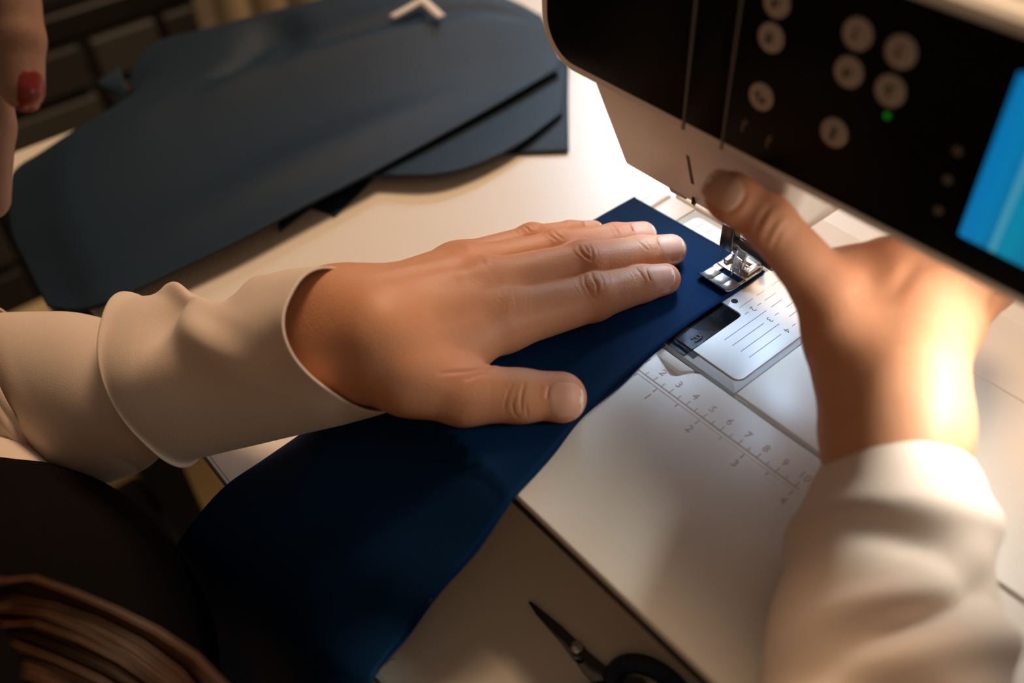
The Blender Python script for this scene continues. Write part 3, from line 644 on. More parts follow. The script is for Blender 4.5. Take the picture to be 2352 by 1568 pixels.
piece('navy_fabric', 'small navy corner poking out under the long front edge of the pile',
      [((640, 452), -58.3), ((700, 472), -58.2), ((770, 494), -58)], [((640, 300), -58.2), ((760, 320), -58.2), ((880, 380), -58.2)], [((640, 452), -58.3), ((640, 300), -58.2)], [((770, 494), -58), ((830, 438), -58.2), ((880, 380), -58.2)], 30, 30, 0.0, 30, 7, NAVY, 0.001)
piece('navy_fabric', 'folded navy piece with looped dark ends at the left back of the pile',
      [((318, 258), -54), ((304, 225), -50), ((286, 190), -45), ((274, 152), -40)], [((300, 246), -55), ((262, 215), -50), ((225, 192), -44), ((236, 178), -42), ((266, 160), -40)], [((318, 258), -54), ((308, 252), -55), ((300, 246), -55)], [((274, 152), -40), ((270, 156), -40), ((266, 160), -40)], 30, 12, 0.0, 30, 8)
tape = thing('folded_tape', 'short white tape folded to a peak on the back of the navy pile', 'tape', PB((960, 20), -12))
T0 = np.array(tape.location)
for q in ([((898, 38), -16.5), ((935, 18), -13.5), ((970, -2), -11)], [((968, -4), -11), ((990, 16), -13.5), ((1014, 38), -16.5)]):
    P = polyline([PB(*a) for a in q], 10); d = P[-1] - P[0]; s = np.cross(d, [0, 0, 1]); s = s / np.linalg.norm(s) * 0.0065
    G = np.stack([P - s * (0.5 if q[0][0][0] < 950 else 0.55), P, P + s * 0.6], 1) - T0; grid_obj('tape_end', G, TAPE, tape, 0.0008)

# ---------------------------------------------------------------- embroidery scissors on the table
sc = thing('scissors', 'small steel scissors with dark blue handles lying on the table in front of the machine', 'scissors', tuple(onz((1325, 1497), -0.06)))
S0 = np.array(sc.location)
def flat(name, pts, z0_, z1_, m, bev=0.0003):
    bm = bmesh.new(); out = [tuple((onz(p, -0.06 + z0_) - S0)[:2]) for p in pts]
    a = sum(out[i][0] * out[(i + 1) % len(out)][1] - out[(i + 1) % len(out)][0] * out[i][1] for i in range(len(out)))
    add_prism(bm, out if a > 0 else out[::-1], z0_, z1_, bev, 1); return from_bm(name, bm, m, sc)
flat('blade', [(1214, 1384), (1222, 1385), (1250, 1408), (1290, 1440), (1328, 1476), (1345, 1490), (1338, 1508), (1318, 1500), (1296, 1474), (1262, 1444), (1232, 1412)], 0.0022, 0.0036, DARKSTEEL)
flat('blade', [(1216, 1388), (1262, 1440), (1300, 1482), (1335, 1500), (1352, 1520), (1330, 1530), (1316, 1514), (1282, 1470), (1246, 1430)], 0.0006, 0.0019, STEEL2)
flat('shank', [(1322, 1500), (1342, 1492), (1385, 1528), (1432, 1556), (1475, 1560), (1500, 1590), (1440, 1585), (1395, 1556), (1350, 1530)], 0.0022, 0.0040, DARKSTEEL)
flat('shank', [(1316, 1512), (1340, 1520), (1372, 1540), (1392, 1568), (1412, 1610), (1392, 1620), (1368, 1575), (1338, 1545)], 0.0004, 0.0019, STEEL2)
bm = bmesh.new(); add_tube(bm, [(0, 0, 0.0036), (0, 0, 0.0049), (0, 0, 0.0053)], [0.0027, 0.0027, 0.0021], 20); from_bm('pivot_screw', bm, STEEL2, sc)
BLUEH = mat('dark_blue_handle', (0.01, 0.02, 0.045), 0.45)
for c, r in (((1497, 1612), 0.0165), ((1430, 1680), 0.0165)):
    bm = bmesh.new(); q = onz(c, -0.056) - S0; pts = [(q[0] + math.cos(a) * r * 1.15, q[1] + math.sin(a) * r * 0.75, 0.0045) for a in np.linspace(0, 2 * math.pi, 33)]
    add_tube(bm, pts, 0.0042, 10, caps=False); from_bm('finger_loop', bm, BLUEH, sc)
# ---------------------------------------------------------------- the sewer: body (hands), blouse, vest, hair
person = thing('person', 'person in beige blouse and dark vest sewing, left hand flat on the navy cloth', 'person', (-0.05, -0.34, -0.78))
PL = np.array(person.location)
J = lambda px, py, z: onz((px, py), z * 0.001) * 1000
# ----- left hand: joints (mm), laid flat on the cloth
LF = {
 'index':  ([J(1150, 738, 18), J(1362, 684, 13.5), J(1474, 651, 10.6), J(1527, 641, 9.4)], [14.5, 11.2, 9.2, 7.9]),
 'middle': ([J(1108, 668, 24), J(1340, 607, 18.5), J(1470, 583, 12.5), J(1540, 574, 10.0)], [14.0, 11.0, 9.2, 8.2]),
 'ring':   ([J(1078, 626, 21.5), J(1280, 577, 17.5), J(1412, 550, 12.0), J(1476, 541, 9.4)], [13.0, 10.2, 8.5, 7.5]),
 'little': ([J(1046, 614, 17), J(1222, 555, 15.0), J(1310, 539, 10.0), J(1362, 534, 8.0)], [11.5, 8.6, 7.3, 6.4]),
}
LT = ([J(945, 868, 22), J(1066, 903, 15), J(1195, 909, 12.5), J(1287, 909, 11.6)], [16.5, 14.0, 11.4, 10.6])
LMB = {'index': J(880, 800, 31), 'middle': J(860, 760, 36), 'ring': J(850, 722, 35), 'little': J(852, 698, 30)}
LMR = {'index': 15, 'middle': 15, 'ring': 14, 'little': 13}
LW = [J(768, 722, 30), J(772, 815, 20)]           # wrist, two bones side by side
Jd = lambda px, py, d: dep((px, py), d * 0.001) * 1000
LA = [Jd(400, 825, 449), Jd(400, 895, 444)]
def left_hand(p):
    fing = None
    for k in ('index', 'middle', 'ring', 'little'):
        c, r = LF[k]; d = chain(p, c, r, 2.5)
        d = smin(d, np.linalg.norm(p - (c[1] + [0, 0, 1.2]), axis=1) - (r[1] - 0.5), 4)      # knuckle bulge
        fing = d if fing is None else smin(fing, d, 0.9)
    palm = None
    for k in ('index', 'middle', 'ring', 'little'):
        c, r = LF[k]; d = sd_cap(p, LMB[k], c[0], LMR[k], r[0] - 1); palm = d if palm is None else smin(palm, d, 14)
    wr = smin(sd_cap(p, LA[0], LW[0], 16, 16.5), sd_cap(p, LA[1], LW[1], 14, 15.5), 16)
    for a, b, ra, rb in ((LW[0], LMB['middle'], 15, 13), (LW[0], LMB['little'], 15, 12), (LW[1], LMB['index'], 14, 14), (LW[1], LT[0][0], 13, 15)):
        palm = smin(palm, sd_cap(p, a, b, ra, rb), 16)
    palm = smin(palm, wr, 18)
    hand = smin(palm, fing, 7)
    th = chain(p, *LT, 4)
    th = smin(th, np.linalg.norm(p - LT[0][3] - [1.5, 0, -1.0], axis=1) - 10.0, 3)
    web = sd_cap(p, J(985, 850, 20), J(1080, 800, 18), 12, 10)
    hand = smin(hand, web, 10)
    return smin(hand, th, 6)
BB = np.concatenate([np.concatenate([np.array(c) for c, _ in LF.values()]), np.array(LT[0]), np.array(LW), np.array(LA)])
lo = BB.min(0) - 34; hi = BB.max(0) + 34
lh = left_hand
V, Q = surface_net(lh, lo, hi, 0.62)
N0 = grad(lh, V, 0.8)
# the skin's relief: folds over the joints, tendons, veins (lines found on the surface), nails set in
disp = np.zeros(len(V)); flush = np.full(len(V), 0.25)
def groove(pts, w, a, taper=True):
    global disp
    T = trace(lh, polyline(pts, 12)); d, t = seg_dist(V, T); env = np.sin(np.pi * np.clip(t * 0.92 + 0.04, 0, 1)) ** 0.6 if taper else 1
    disp += a * env * np.exp(-(d / w) ** 2)
def both(pts, w=0.5, a=-0.35):
    groove(pts, w * 1.05, a * 1.05)
    groove(pts, w * 2.6, -a * 0.35)
GRO = [
 # index, middle joint (zoom 1250,560 scale .1488)
 ([(1330,634),(1331,648),(1337,660),(1346,671)],.55,-.5), ([(1340,627),(1343,640),(1343,652),(1356,668),(1364,674)],.6,-.6),
 ([(1358,625),(1362,638),(1370,651),(1372,664),(1371,676)],.7,-.85), ([(1375,624),(1381,634),(1386,648),(1386,660)],.6,-.55),
 ([(1395,625),(1401,640),(1404,655),(1401,668)],.5,-.32), ([(1346,658),(1354,672),(1364,684),(1374,690)],.6,-.5), ([(1320,633),(1326,650),(1336,668),(1350,684)],.5,-.3),
 ([(1312,640),(1318,656),(1330,675)],.5,-.2), ([(1363,644),(1368,655)],.4,-.3),
 # index, end joint
 ([(1460,614),(1470,627),(1479,641)],.55,-.5), ([(1446,618),(1456,630),(1464,645)],.45,-.3), ([(1440,622),(1452,640)],.4,-.2),
 # middle finger
 ([(1312,570),(1320,582),(1334,594)],.5,-.35), ([(1329,563),(1332,574),(1342,586),(1356,597)],.7,-.8), ([(1341,563),(1347,573),(1352,582)],.55,-.5),
 ([(1354,563),(1359,575),(1361,588),(1359,598)],.6,-.55), ([(1366,562),(1372,575),(1374,590)],.5,-.3), ([(1384,563),(1388,575)],.4,-.2),
 ([(1462,552),(1474,562),(1484,572),(1494,576)],.5,-.45), ([(1478,552),(1490,563),(1497,575)],.45,-.35),
 # ring finger
 ([(1258,535),(1268,545),(1280,552)],.5,-.4), ([(1272,531),(1282,541),(1294,549)],.6,-.6), ([(1288,529),(1298,537),(1306,546)],.55,-.5), ([(1300,527),(1310,537)],.45,-.3),
 ([(1404,515),(1414,526),(1420,538)],.5,-.45), ([(1416,513),(1428,524),(1434,538)],.45,-.3),
 # little finger
 ([(1180,527),(1188,534),(1192,541)],.5,-.45), ([(1204,519),(1212,526),(1218,533)],.55,-.5), ([(1216,516),(1226,523)],.45,-.35), ([(1296,506),(1302,514)],.4,-.35),
 # thumb joint
 ([(1178,878),(1168,900),(1160,925),(1160,945)],.55,-.5), ([(1205,880),(1200,898),(1197,925),(1198,943)],.65,-.75), ([(1186,906),(1178,925),(1181,948),(1190,958)],.55,-.5), ([(1209,925),(1210,945),(1212,958)],.5,-.45), ([(1207,853),(1208,862)],.5,-.35),
 # fold between thumb and palm
 ([(1010,858),(1050,853),(1095,849),(1140,838)],.9,-1.1), ([(1070,872),(1095,862),(1120,856)],.8,-.9),
 # fine creases over the index knuckle
 ([(1130,678),(1150,690),(1160,702)],.5,-.2), ([(1160,682),(1162,705),(1160,722)],.45,-.18), ([(1180,675),(1186,700),(1184,725)],.45,-.16), ([(1212,668),(1210,700),(1212,735)],.5,-.2),
 ([(1120,605),(1135,612),(1145,622)],.5,-.16), ([(1090,640),(1110,648),(1130,650)],.5,-.14),
]
for g in GRO: both(*g)
RID = [ # tendons, veins, knuckle heads
 ([(850,632),(930,618),(1000,603),(1070,588)],3.4,.9), ([(900,650),(980,640),(1060,625),(1110,612)],4.5,.5), ([(850,655),(930,660),(1020,672),(1110,690)],5,.35),
 ([(1010,622),(1035,628),(1060,644)],2.6,.55), ([(940,790),(1000,765),(1060,740)],3.0,.3), ([(1110,600),(1135,598)],7,.8), ([(1150,672),(1180,676)],8,.7), ([(1065,572),(1090,566)],6,.6),
]
for g in RID: groove(*g)
groove([(1020,615),(1060,604),(1100,592)],5,-.7); groove([(1050,650),(1090,640),(1120,630)],5,-.5); groove([(1030,735),(1080,715),(1130,700)],5,-.6); groove([(1180,595),(1230,583)],4,-.4); groove([(860,820),(930,800),(990,780)],7,-.5)
NF = {}
up = np.array([0, 0, 1.0]); tocam = CAM * 1000
def nf(key, px, L, W, ntilt):
    c, r = LF[key] if key in LF else LT
    d = c[3] - c[2]; T = trace(lh, [px])[0]; n = np.asarray(ntilt, float)
    return nail_frame(lh, T, d, n, L, W)
NF['index'] = nf('index', (1520, 629), 14.5, 11.0, (0.08, -0.12, 1)); NF['middle'] = nf('middle', (1545, 560), 15.0, 12.0, (0.1, -0.12, 1))
NF['ring'] = nf('ring', (1480, 524), 13.5, 10.5, (0.08, -0.1, 1)); NF['little'] = nf('little', (1362, 514), 10.5, 8.0, (0.1, 0.25, 1))
NF['thumb'] = nf('thumb', (1302, 916), 15.5, 15.0, (0.12, -0.62, 0.78))
for k, fr in NF.items(): disp += nail_disp(V, fr)
V1 = V + N0 * disp[:, None]
for k in LF:
    c, r = LF[k]
    for q, s, a in ((c[1], 11, .38), (c[3], 13, .45), (c[0], 15, .3), (c[2], 8, .2)): flush = np.maximum(flush, 0.25 + a * np.exp(-(np.linalg.norm(V - q, axis=1) / s) ** 2 * 0.8))
flush = np.maximum(flush, 0.25 + .5 * np.exp(-(np.linalg.norm(V - LT[0][3], axis=1) / 15) ** 2 * 0.8)); flush = np.maximum(flush, 0.25 + .25 * np.exp(-(np.linalg.norm(V - LT[0][1], axis=1) / 25) ** 2))
flush = np.clip(flush + np.clip(-disp, 0, 1) * 0.15, 0, 1)
on = (V1[:, 0] > -84) & (V1[:, 1] > -172); V1[:, 2] = np.where(on, np.maximum(V1[:, 2], 1.85), V1[:, 2])      # flesh pressed flat on the cloth
LHV, LHQ, LHF = V1, Q, flush
# ----- right hand: seen from the back of the hand, fingers going up and back under the arm of the machine
RW = [Jd(2018, 985, 352), Jd(2076, 985, 347)]; RA = [Jd(2010, 1380, 322), Jd(2065, 1380, 318)]
RM = {'index': Jd(2045, 655, 369), 'middle': Jd(2110, 690, 365), 'ring': Jd(2148, 720, 366), 'little': Jd(2178, 752, 370)}
RB = {'index': Jd(2010, 880, 356), 'middle': Jd(2055, 870, 352), 'ring': Jd(2082, 870, 352), 'little': Jd(2102, 885, 355)}
def fing(m, d1, d2, d3, L):
    p = [np.array(m)]
    for d, l in zip((d1, d2, d3), L): d = np.array(d, float); p.append(p[-1] + d / np.linalg.norm(d) * l)
    return p
RF = {'index': (fing(RM['index'], (-.02, .95, .20), (-.25, .95, -.15), (-.4, .85, -.3), (40, 24, 18)), [12, 9.6, 8.4, 7.4]),
      'middle': (fing(RM['middle'], (.0, .95, .16), (-.22, .95, -.2), (-.35, .85, -.35), (43, 27, 19)), [12, 9.8, 8.6, 7.6]),
      'ring': (fing(RM['ring'], (.0, .95, .10), (-.2, .9, -.3), (-.35, .8, -.4), (40, 25, 18)), [11.5, 9.2, 8.0, 7.2]),
      'little': (fing(RM['little'], (.02, .95, .04), (-.2, .9, -.3), (-.3, .8, -.45), (32, 19, 16)), [10.5, 8, 7, 6.2])}
RT = ([Jd(1968, 850, 360), Jd(1896, 662, 364), Jd(1764, 508, 359), Jd(1674, 450, 360)], [16, 12.2, 9.8, 9.0])
def right_hand(p):
    fg = None
    for k in RF:
        d = chain(p, *RF[k], 3); fg = d if fg is None else smin(fg, d, 1.2)
    pm = None
    for k in RM:
        d = sd_cap(p, RB[k], RM[k], 13, 12); pm = d if pm is None else smin(pm, d, 14)
    wr = smin(sd_cap(p, RA[0], RW[0], 15, 17.5), sd_cap(p, RA[1], RW[1], 15, 17.5), 18)
    for k, w_ in (('index', 0), ('middle', 1), ('ring', 1), ('little', 1)): pm = smin(pm, sd_cap(p, RW[w_], RB[k], 16.5, 13), 14)
    pm = smin(pm, wr, 16); h = smin(pm, fg, 7)
    th = smin(chain(p, *RT, 4), np.linalg.norm(p - RT[0][3] - (RT[0][2] - RT[0][3]) * .12, axis=1) - 9.8, 3)
    th = smin(th, sd_cap(p, Jd(1940, 780, 366), Jd(1965, 690, 372), 12, 9), 12)
    h = smin(h, chain(p, [Jd(1880, 640, 376), Jd(1945, 632, 376), Jd(2030, 612, 374)], [11, 10.5, 12], 6), 6)
    return smin(h, th, 9)
BB = np.concatenate([np.concatenate([np.array(c) for c, _ in RF.values()]), np.array(RT[0]), np.array(RW), np.array(RA)])
lh_ = lh; lh = right_hand
V, Q = surface_net(right_hand, BB.min(0) - 34, BB.max(0) + 34, 1.15)
N0 = grad(right_hand, V, 1.2); disp = np.zeros(len(V)); flush = np.full(len(V), .25)
for g in [([(1772,470),(1752,500),(1735,535)],1.0,-.8), ([(1795,488),(1775,520),(1758,555)],1.0,-.8), ([(1785,478),(1768,515),(1750,545)],.8,-.6), ([(1800,520),(1785,545),(1775,570)],.8,-.5), ([(2105,595),(2075,640),(2055,670)],3,-1.0)]: both(*g)
d_ = RT[0][3] - RT[0][2]
FR = nail_frame(right_hand, trace(right_hand, [(1660, 438)])[0], d_, (0.05, -0.75, 0.62), 15.5, 13.5)
disp += nail_disp(V, FR); V1 = V + N0 * disp[:, None]
flush = np.maximum(flush, .25 + .55 * np.exp(-(np.linalg.norm(V - RT[0][3], axis=1) / 20) ** 2)); flush = np.maximum(flush, .25 + .3 * np.exp(-(np.linalg.norm(V - RT[0][1], axis=1) / 30) ** 2))
RHV, RHQ, RHF = V1, Q, flush; lh = lh_

# ----- trunk, upper arms: coarse, all under the clothes
LEL = dep((-150, 905), 0.492) * 1000; LSH = np.array([-150., -425, 70]); REL = dep((2040, 1800), 0.282) * 1000; RSH = np.array([165., -455, 75])
def trunk(p):
    d = smin(sd_cap(p, (0, -470, -160), (0, -465, 40), 95, 105), sd_cap(p, LSH, RSH, 42, 42), 60)
    d = smin(d, chain(p, [LSH, LEL, LA[0]], [34, 18, 12], 10), 20)
    return smin(d, chain(p, [RSH, REL, RA[0]], [34, 22, 14], 10), 20)
HC = np.array([-75., -405, 225]); hf = np.array([0.22, 0.80, -0.56]); hf /= np.linalg.norm(hf); hu = np.array([-0.18, 0.52, 0.83]); hu = hu - hf * (hu @ hf); hu /= np.linalg.norm(hu); hs = np.cross(hf, hu)
hp = lambda a, b, c: HC + hf * a + hu * b + hs * c            # forward, up, to her right
def ell(p, c, r):
    q = np.stack([(p - c) @ hf, (p - c) @ hu, (p - c) @ hs], 1) / np.array(r); k = np.linalg.norm(q, axis=1); return (k - 1) * min(r)
def head_f(p):
    d = smin(ell(p, hp(-8, 20, 0), (92, 84, 74)), ell(p, hp(20, -28, 0), (66, 74, 62)), 30)
    d = smin(d, sd_cap(p, hp(64, -78, -9), hp(64, -78, 9), 17, 17), 28)                                        # chin
    d = smin(d, sd_cap(p, hp(84, 2, 0), hp(102, -33, 0), 6, 10.5), 9); d = smin(d, sd_cap(p, hp(93, -36, -9), hp(93, -36, 9), 7, 7), 8)   # nose
    d = smin(d, sd_cap(p, hp(86, -56, -17), hp(86, -56, 17), 6, 6), 8); d = smin(d, sd_cap(p, hp(84, -66, -13), hp(84, -66, 13), 6.5, 6.5), 7)   # lips
    d = smin(d, sd_cap(p, hp(80, 10, -36), hp(84, 13, 36), 9, 9), 14)                                           # brow
    for q in (-1, 1):
        d = np.maximum(d, -(np.linalg.norm(p - hp(96, -5, 31 * q), axis=1) - 14)); d = smin(d, np.linalg.norm(p - hp(73, -5, 30 * q), axis=1) - 13, 4)
        d = smin(d, ell(p, hp(-4, -12, 75 * q), (17, 31, 8)), 6)
    return smin(d, sd_cap(p, hp(-18, -50, 0), (-20, -452, 95), 48, 56), 30)
V, Q = surface_net(head_f, HC - 190, HC + 150, 2.6); HDV, HDQ = V, Q
V, Q = surface_net(trunk, (-420, -640, -330), (330, -90, 190), 7.0)
on = (V[:, 0] > -82) & (V[:, 1] > -172); V[:, 2] = np.where(on, np.maximum(V[:, 2], 4.0), V[:, 2])
on = (RHV[:, 0] > -82) & (RHV[:, 1] > -172); RHV[:, 2] = np.where(on, np.maximum(RHV[:, 2], 4.0), RHV[:, 2])
VV = np.concatenate([LHV, RHV, V, HDV]); o3 = len(LHV) + len(RHV); QQ = np.concatenate([LHQ, RHQ + len(LHV), Q + o3, HDQ + o3 + len(V)]); FF = np.concatenate([LHF, RHF, np.full(len(V) + len(HDV), .25)])
body_ = body_mesh('body', VV, QQ, SKIN, None, FF); body_.parent = person; body_.location = -Vector(PL)
for k, fr in NF.items(): nail_mesh(lh, fr, body_, [NAIL, NAILTIP])
nail_mesh(right_hand, FR, body_, [NAIL, NAILTIP], 0.35)

# ----- blouse sleeves: lofted rings
def loft(name, st, m, n=72, rings=90, thick=0.0011, fold=None, pw=1.0, parent=person):
    """st rows: px top (x,y), px bottom (x,y), depth top, depth bottom, bulge towards viewer (m), lag along the axis (m)"""
    st = np.array([[*a, *b, d0, d1, bl, lg] for a, b, d0, d1, bl, lg in st], float); st = polyline(st, rings); G = []
    mids = [(dep(s[0:2], s[4]) + dep(s[2:4], s[5])) / 2 for s in st]
    for i, s in enumerate(st):
        T, B = dep(s[0:2], s[4]), dep(s[2:4], s[5]); c = mids[i]; k_ = rings // 5; ax = mids[min(max(i + k_, 2 * k_), rings - 1)] - mids[max(min(i - k_, rings - 1 - 2 * k_), 0)]; ax /= np.linalg.norm(ax)
        e1 = T - c; vw = CAM - c; vw = vw - e1 * (vw @ e1) / (e1 @ e1); vw = vw - ax * (vw @ ax) * 0.9; vw /= np.linalg.norm(vw)
        th = np.linspace(0, 2 * np.pi, n, endpoint=False)
        ct, st_ = (np.sign(np.cos(th)) * np.abs(np.cos(th)) ** pw)[:, None], (np.sign(np.sin(th)) * np.abs(np.sin(th)) ** pw)[:, None]
        ring = c + ct * e1 + st_ * (vw * s[6] + ax * s[7])
        if fold is not None:
            rad = np.cos(th)[:, None] * e1 / np.linalg.norm(e1) + np.sin(th)[:, None] * vw
            ring = ring + rad * fold(i / (rings - 1), th)[:, None]
        G.append(ring)
    G = np.array(G); on = (G[..., 0] > -0.086) & (G[..., 1] > -0.1840); G[..., 2] = np.where(on, np.maximum(G[..., 2], 0.0032), G[..., 2])   # cloth rests on the bed
    o = grid_obj(name, G - PL, m, parent, thick, closed_u=True); return o
gs = lambda x, c, w_: np.exp(-((x - c) / w_) ** 2)
def th_(a): return np.angle(np.exp(1j * a))
def fold_cuff(t, th):
    f = 0.0
    q = th_(th - 1.45)
    f = f + 0.0042 * gs(t, 0.40 + 0.22 * q, 0.10) * gs(q, 0.3, .7)           # broad diagonal hollow and ridge
    f = f - 0.0048 * gs(t, 0.30 - 0.16 * q, 0.09) * gs(q, -0.05, .5)
    f = f - 0.0042 * gs(t, 0.52 + 0.05 * q, 0.13) * gs(q, -0.35, .5)
    f = f + 0.0040 * gs(t, 0.22 + 0.45 * (q + .6), .07) * gs(q, -.45, .5)
    f = f - 0.0045 * gs(t, 0.30 + 0.3 * (q + 1.1), .07) * gs(q, -1.0, .4)
    f = f + 0.003 * gs(t, 0.62, .07) * gs(th_(th - 0.25), 0, .5) - 0.003 * gs(t, 0.72, .06) * gs(th_(th - 0.2), 0, .5)
    return 1.4 * f * np.clip((1 - t) * 8, 0, 1) * np.clip((t - .05) * 8, 0, 1) + 0.0016 * gs(t, 0.0, .03)
# left sleeve, cuff side last
cuffL = loft('cuff', [
 ((384, 742), (332, 1014), .477, .429, .039, -.008), ((432, 740), (352, 1008), .474, .427, .038, -.008), ((562, 726), (496, 978), .463, .420, .036, -.006),
 ((684, 694), (624, 942), .449, .408, .036, -.006), ((788, 678), (704, 920), .438, .399, .036, -.008), ((872, 668), (764, 904), .428, .393, .038, -.012)], BLOUSE, 120, 130, 0.0011, fold_cuff, 0.80)
def fold_fore(t, th):
    return 0.0026 * gs(t, .05, .06) + 0.0022 * np.sin(3 * th + 5 * t) * (1 - t) ** 2 - 0.0022 * gs(t, .16 + 0.02 * np.sin(2 * th), .03)
foreL = loft('sleeve', [
 ((-140, 785), (10, 1055), .517, .473, .038, -.003), ((-40, 772), (48, 1058), .512, .468, .038, -.003), ((15, 762), (95, 1060), .508, .464, .037, -.003), ((40, 752), (130, 1082), .505, .461, .037, -.003), ((90, 747), (180, 1088), .500, .456, .037, -.003), ((200, 738), (285, 1066), .490, .446, .032, -.003), ((280, 752), (350, 1020), .482, .445, .026, -.003), ((325, 768), (390, 985), .478, .446, .021, -.003)], BLOUSE, 96, 110, 0.0011, fold_fore)
def fold_up(t, th): return 0.0016 * np.sin(4 * th + 9 * t) * np.sin(math.pi * t) + 0.002 * gs(t, .2, .05)
elb = loft('elbow_fold', [
 ((36, 742), (84, 1012), .503, .460, .037, -.001), ((14, 741), (74, 1022), .504, .460, .041, -.001), ((-50, 750), (40, 1050), .506, .46, .043, -.001), ((-160, 790), (0, 1080), .510, .462, .044, -.001)], BLOUSE, 90, 60, 0.0011, fold_up)
upL = loft('upper_sleeve', [
 ((-160, 935), (-260, 1190), .475, .470, .032, 0), ((-60, 940), (-190, 1200), .468, .463, .032, 0), ((0, 961), (-140, 1240), .462, .458, .032, 0), ((70, 1014), (-80, 1290), .457, .452, .032, 0), ((136, 1090), (-20, 1330), .453, .448, .032, .0), ((172, 1170), (0, 1390), .45, .445, .032, .0), ((190, 1270), (10, 1470), .45, .445, .032, 0)], BLOUSE, 90, 80, 0.0011, fold_up)
def fold_R(t, th):
    q = th_(th - 1.57); f = 0
    f = f - 0.0050 * gs(t, .33 + 0.10 * q, .06) * gs(q, .1, .8) + 0.0045 * gs(t, .45 - 0.10 * q, .07) * gs(q, -.2, .6) - 0.006 * gs(t, .56 - .16 * q, .06) * gs(q, .1, .8)
    f = f + 0.004 * gs(t, .66 - .1 * q, .06) - 0.006 * gs(t, .78 + .12 * q, .06) * gs(q, .3, .9) + .003 * gs(t, .23, .05)
    return 1.1 * f * np.clip(t * 8, 0, 1) + 0.0008 * gs(t, 0, .03)
slR = loft('sleeve', [
 ((1928, 1012), (2186, 1040), .362, .350, .026, .010), ((1905, 1050), (2215, 1066), .357, .345, .029, .010), ((1870, 1110), (2245, 1120), .350, .338, .031, .009), ((1838, 1200), (2262, 1210), .340, .329, .033, .007), ((1805, 1310), (2270, 1320), .329, .318, .034, .004),
 ((1772, 1420), (2284, 1420), .318, .307, .035, .006), ((1752, 1560), (2300, 1560), .304, .293, .036, 0), ((1740, 1720), (2320, 1720), .288, .277, .037, 0), ((1730, 1960), (2350, 1940), .266, .256, .038, 0)], BLOUSE, 110, 120, 0.0011, fold_R)
slR['label'] = 'pale right sleeve'

# right upper sleeve, elbow to shoulder (leaves the frame at the bottom)
def limb_sleeve(name, pts, rad, rings=60, n=64):
    P = polyline(np.array(pts) * mm, rings); rr = np.interp(np.linspace(0, 1, rings), np.linspace(0, 1, len(rad)), rad) * mm; G = []
    a = np.array([1.0, 0.2, 0.1]); th = np.linspace(0, 2 * np.pi, n, endpoint=False)
    for i in range(rings):
        d = P[min(i + 1, rings - 1)] - P[max(i - 1, 0)]; d /= np.linalg.norm(d); a = a - d * (a @ d); a /= np.linalg.norm(a); b = np.cross(d, a); t = i / (rings - 1)
        q = rr[i] * (1 + 0.05 * np.sin(3 * th + 11 * t) * np.sin(math.pi * t) + 0.04 * np.sin(34 * t + np.cos(th)))
        G.append(P[i] + np.cos(th)[:, None] * a * q[:, None] + np.sin(th)[:, None] * b * q[:, None])
    G = np.array(G); on = (G[..., 1] > -0.184) & (G[..., 0] > -0.086); G[..., 2] = np.where(on, np.maximum(G[..., 2], 0.0036), G[..., 2])
    return grid_obj(name, G - PL, BLOUSE, person, 0.0011, closed_u=True)
limb_sleeve('upper_sleeve', [Jd(2052, 1740, 284), REL, REL * .82 + RSH * .18 + [6, -10, -4], (REL + RSH) / 2 + [8, 0, -6], RSH * .85 + REL * .15, RSH + [-22, -12, 2]], [36, 41, 43, 46, 52, 56])

limb_sleeve('upper_sleeve', [LEL * .93 + LSH * .07, LEL * .7 + LSH * .3, (LEL + LSH) / 2, LSH * .8 + LEL * .2, LSH + [24, -14, 2]], [34, 40, 44, 50, 55])
def yoke_f(p):
    d = smin(sd_cap(p, (0, -470, -160), (0, -465, 40), 102, 112), sd_cap(p, LSH, RSH, 48, 48), 60)
    return np.maximum(d, -sd_cap(p, (-20, -452, 100), (-40, -430, 220), 62, 62))
V, Q = surface_net(yoke_f, (-260, -640, -330), (280, -330, 190), 5.0)
yk = body_mesh('blouse_body', V, Q, BLOUSE, None); yk.parent = person; yk.location = -Vector(PL)

# ----- vest: smooth shell over chest and shoulder
VP = [Jd(-125, 1405, 432), Jd(8, 1455, 432), Jd(86, 1590, 432), Jd(100, 1720, 432)]
def vest_f(p):
    d = chain(p, VP, [71, 72, 73, 76], 30)
    y = smin(sd_cap(p, (0, -470, -160), (0, -465, 40), 102, 112), sd_cap(p, LSH, RSH, 48, 48), 60) - 6
    y = np.maximum(y, np.abs(p[:, 0] + 5) - 128); y = np.maximum(y, -sd_cap(p, (-20, -440, 90), (-40, -400, 220), 74, 74))
    return smin(d, y, 30)
V, Q = surface_net(vest_f, (-420, -650, -330), (200, -170, 200), 4.0)
vest = body_mesh('vest', V, Q, KNIT, None); vest.parent = person; vest.location = -Vector(PL); vest['label'] = 'dark brown ribbed knit vest'
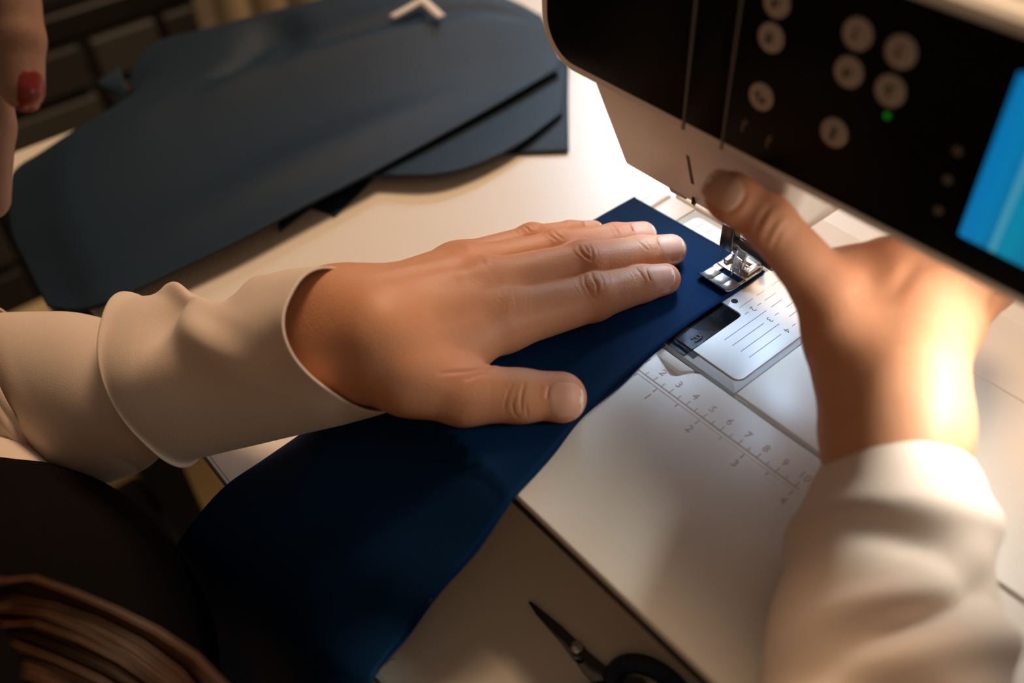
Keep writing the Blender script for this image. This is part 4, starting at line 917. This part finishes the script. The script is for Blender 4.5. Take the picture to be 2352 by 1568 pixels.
# ----- hair: locks falling over the shoulder
bm = bmesh.new(); r_ = random.Random(4)
base = [((-120, 1330), .330), ((60, 1375), .322), ((210, 1430), .318), ((340, 1500), .316), ((450, 1590), .316), ((540, 1720), .318)]
for lk in range(26):
    off = -40 + lk * 21 + r_.uniform(-8, 8); ddv = r_.uniform(-.012, .010)
    for k in range(13):
        o1 = off + r_.gauss(0, 10); o2 = off * 1.05 + r_.gauss(0, 13); dd_ = ddv + r_.gauss(0, .004); pts = []
        for i, ((x, y), d) in enumerate(base):
            t = i / 5; o_ = o1 * (1 - t) + o2 * t + 8 * math.sin(t * 5 + lk)
            nx, ny = (-.22 - .45 * t, .97 - .2 * t)
            if i == 0:
                k1 = (lk / 25 - .5); pts += [hp(-30 - 40 * k1, 86, -10) * mm - PL, hp(-10 - 70 * k1, 60 + 3 * r_.random(), -70) * mm - PL, hp(0 - 80 * k1, -10, -86 - 3 * r_.random()) * mm - PL, (np.array([-128 + 30 * k1, -378 - 50 * k1, 120]) + r_.gauss(0, 2)) * mm - PL]
            pts.append(dep((x + nx * o_, y + ny * o_), d + dd_ - 0.0001 * o_) - PL)
        add_tube(bm, polyline(pts, 30), 0.0006 + 0.0003 * r_.random(), 4, caps=False)
def cap_f(p):
    d = smin(ell(p, hp(-12, 24, 0), (97, 90, 81)), sd_cap(p, hp(-60, -10, 0), hp(-70, -120, 0), 52, 40), 30)
    return np.maximum(d, -(ell(p, hp(75, -40, 0), (70, 84, 66))))
V, Q = surface_net(cap_f, HC - 200, HC + 160, 3.2)
n0 = len(bm.verts); vs = [bm.verts.new(v * mm - PL) for v in V]
for q in Q: bm.faces.new([vs[k] for k in q])
hair = from_bm('hair', bm, HAIR, person, None); hair['label'] = 'long brown hair falling over the vest'

# ---------------------------------------------------------------- second person: a hand at the left edge
p2 = thing('person', 'person standing at the far left, only a blurred hand with a red nail in view', 'person', (-0.33, -0.3, -0.78))
P2 = np.array(p2.location)
H2 = {'a': ([Jd(-20, -260, 372), Jd(18, -60, 372), Jd(44, 90, 372), Jd(52, 205, 372)], [13, 11.5, 9.5, 8.2]),
      'b': ([Jd(-75, -220, 385), Jd(-50, 60, 388), Jd(-32, 290, 388), Jd(-30, 455, 386)], [14, 12, 11, 9.0]),
      'c': ([Jd(-150, -210, 392), Jd(-140, 70, 398), Jd(-130, 290, 398), Jd(-125, 420, 394)], [13, 11, 10, 8.5]),
      'd': ([Jd(-220, -190, 396), Jd(-215, 40, 402), Jd(-205, 220, 402), Jd(-200, 330, 398)], [12, 9.5, 8.5, 7.5])}
def hand2(p):
    d = None
    for k in H2: c = chain(p, *H2[k], 3); d = c if d is None else smin(d, c, 1.2)
    pm = None
    for a in ((-30, -260), (-100, -240), (-160, -230), (-215, -210)):
        c = sd_cap(p, Jd(*a, 384), Jd(a[0] * .6 - 60, -560, 380), 14, 16); pm = c if pm is None else smin(pm, c, 14)
    pm = smin(pm, chain(p, [Jd(-100, -540, 380), Jd(-140, -800, 380), Jd(-330, -1900, 380)], [26, 25, 36], 10), 18)
    return smin(smin(d, pm, 8), chain(p, [Jd(-90, -560, 370), Jd(-30, -330, 356), Jd(-70, -190, 356)], [14, 12, 10], 4), 8)
V, Q = surface_net(hand2, np.minimum(Jd(-480, -1900, 380), Jd(0, 500, 395)) - 70, np.maximum(Jd(-480, -1900, 380), Jd(120, 500, 380)) + 70, 1.6)
b2 = body_mesh('body', V, Q, SKIN2, None, np.full(len(V), .3)); b2.parent = p2; b2.location = -Vector(P2)
c, r = H2['a']; FR2 = nail_frame(hand2, trace(hand2, [(78, 205)])[0], c[3] - c[2], R @ np.array([0.75, 0.1, 0.65]), 15, 11.5)
o = nail_mesh(hand2, FR2, b2, [REDNAIL], 0.4); o['label'] = 'red varnished nail'
# ---------------------------------------------------------------- lift everything to its real height above the floor
for o in list(S.objects):
    if o.parent is None: o.location.z += LIFT
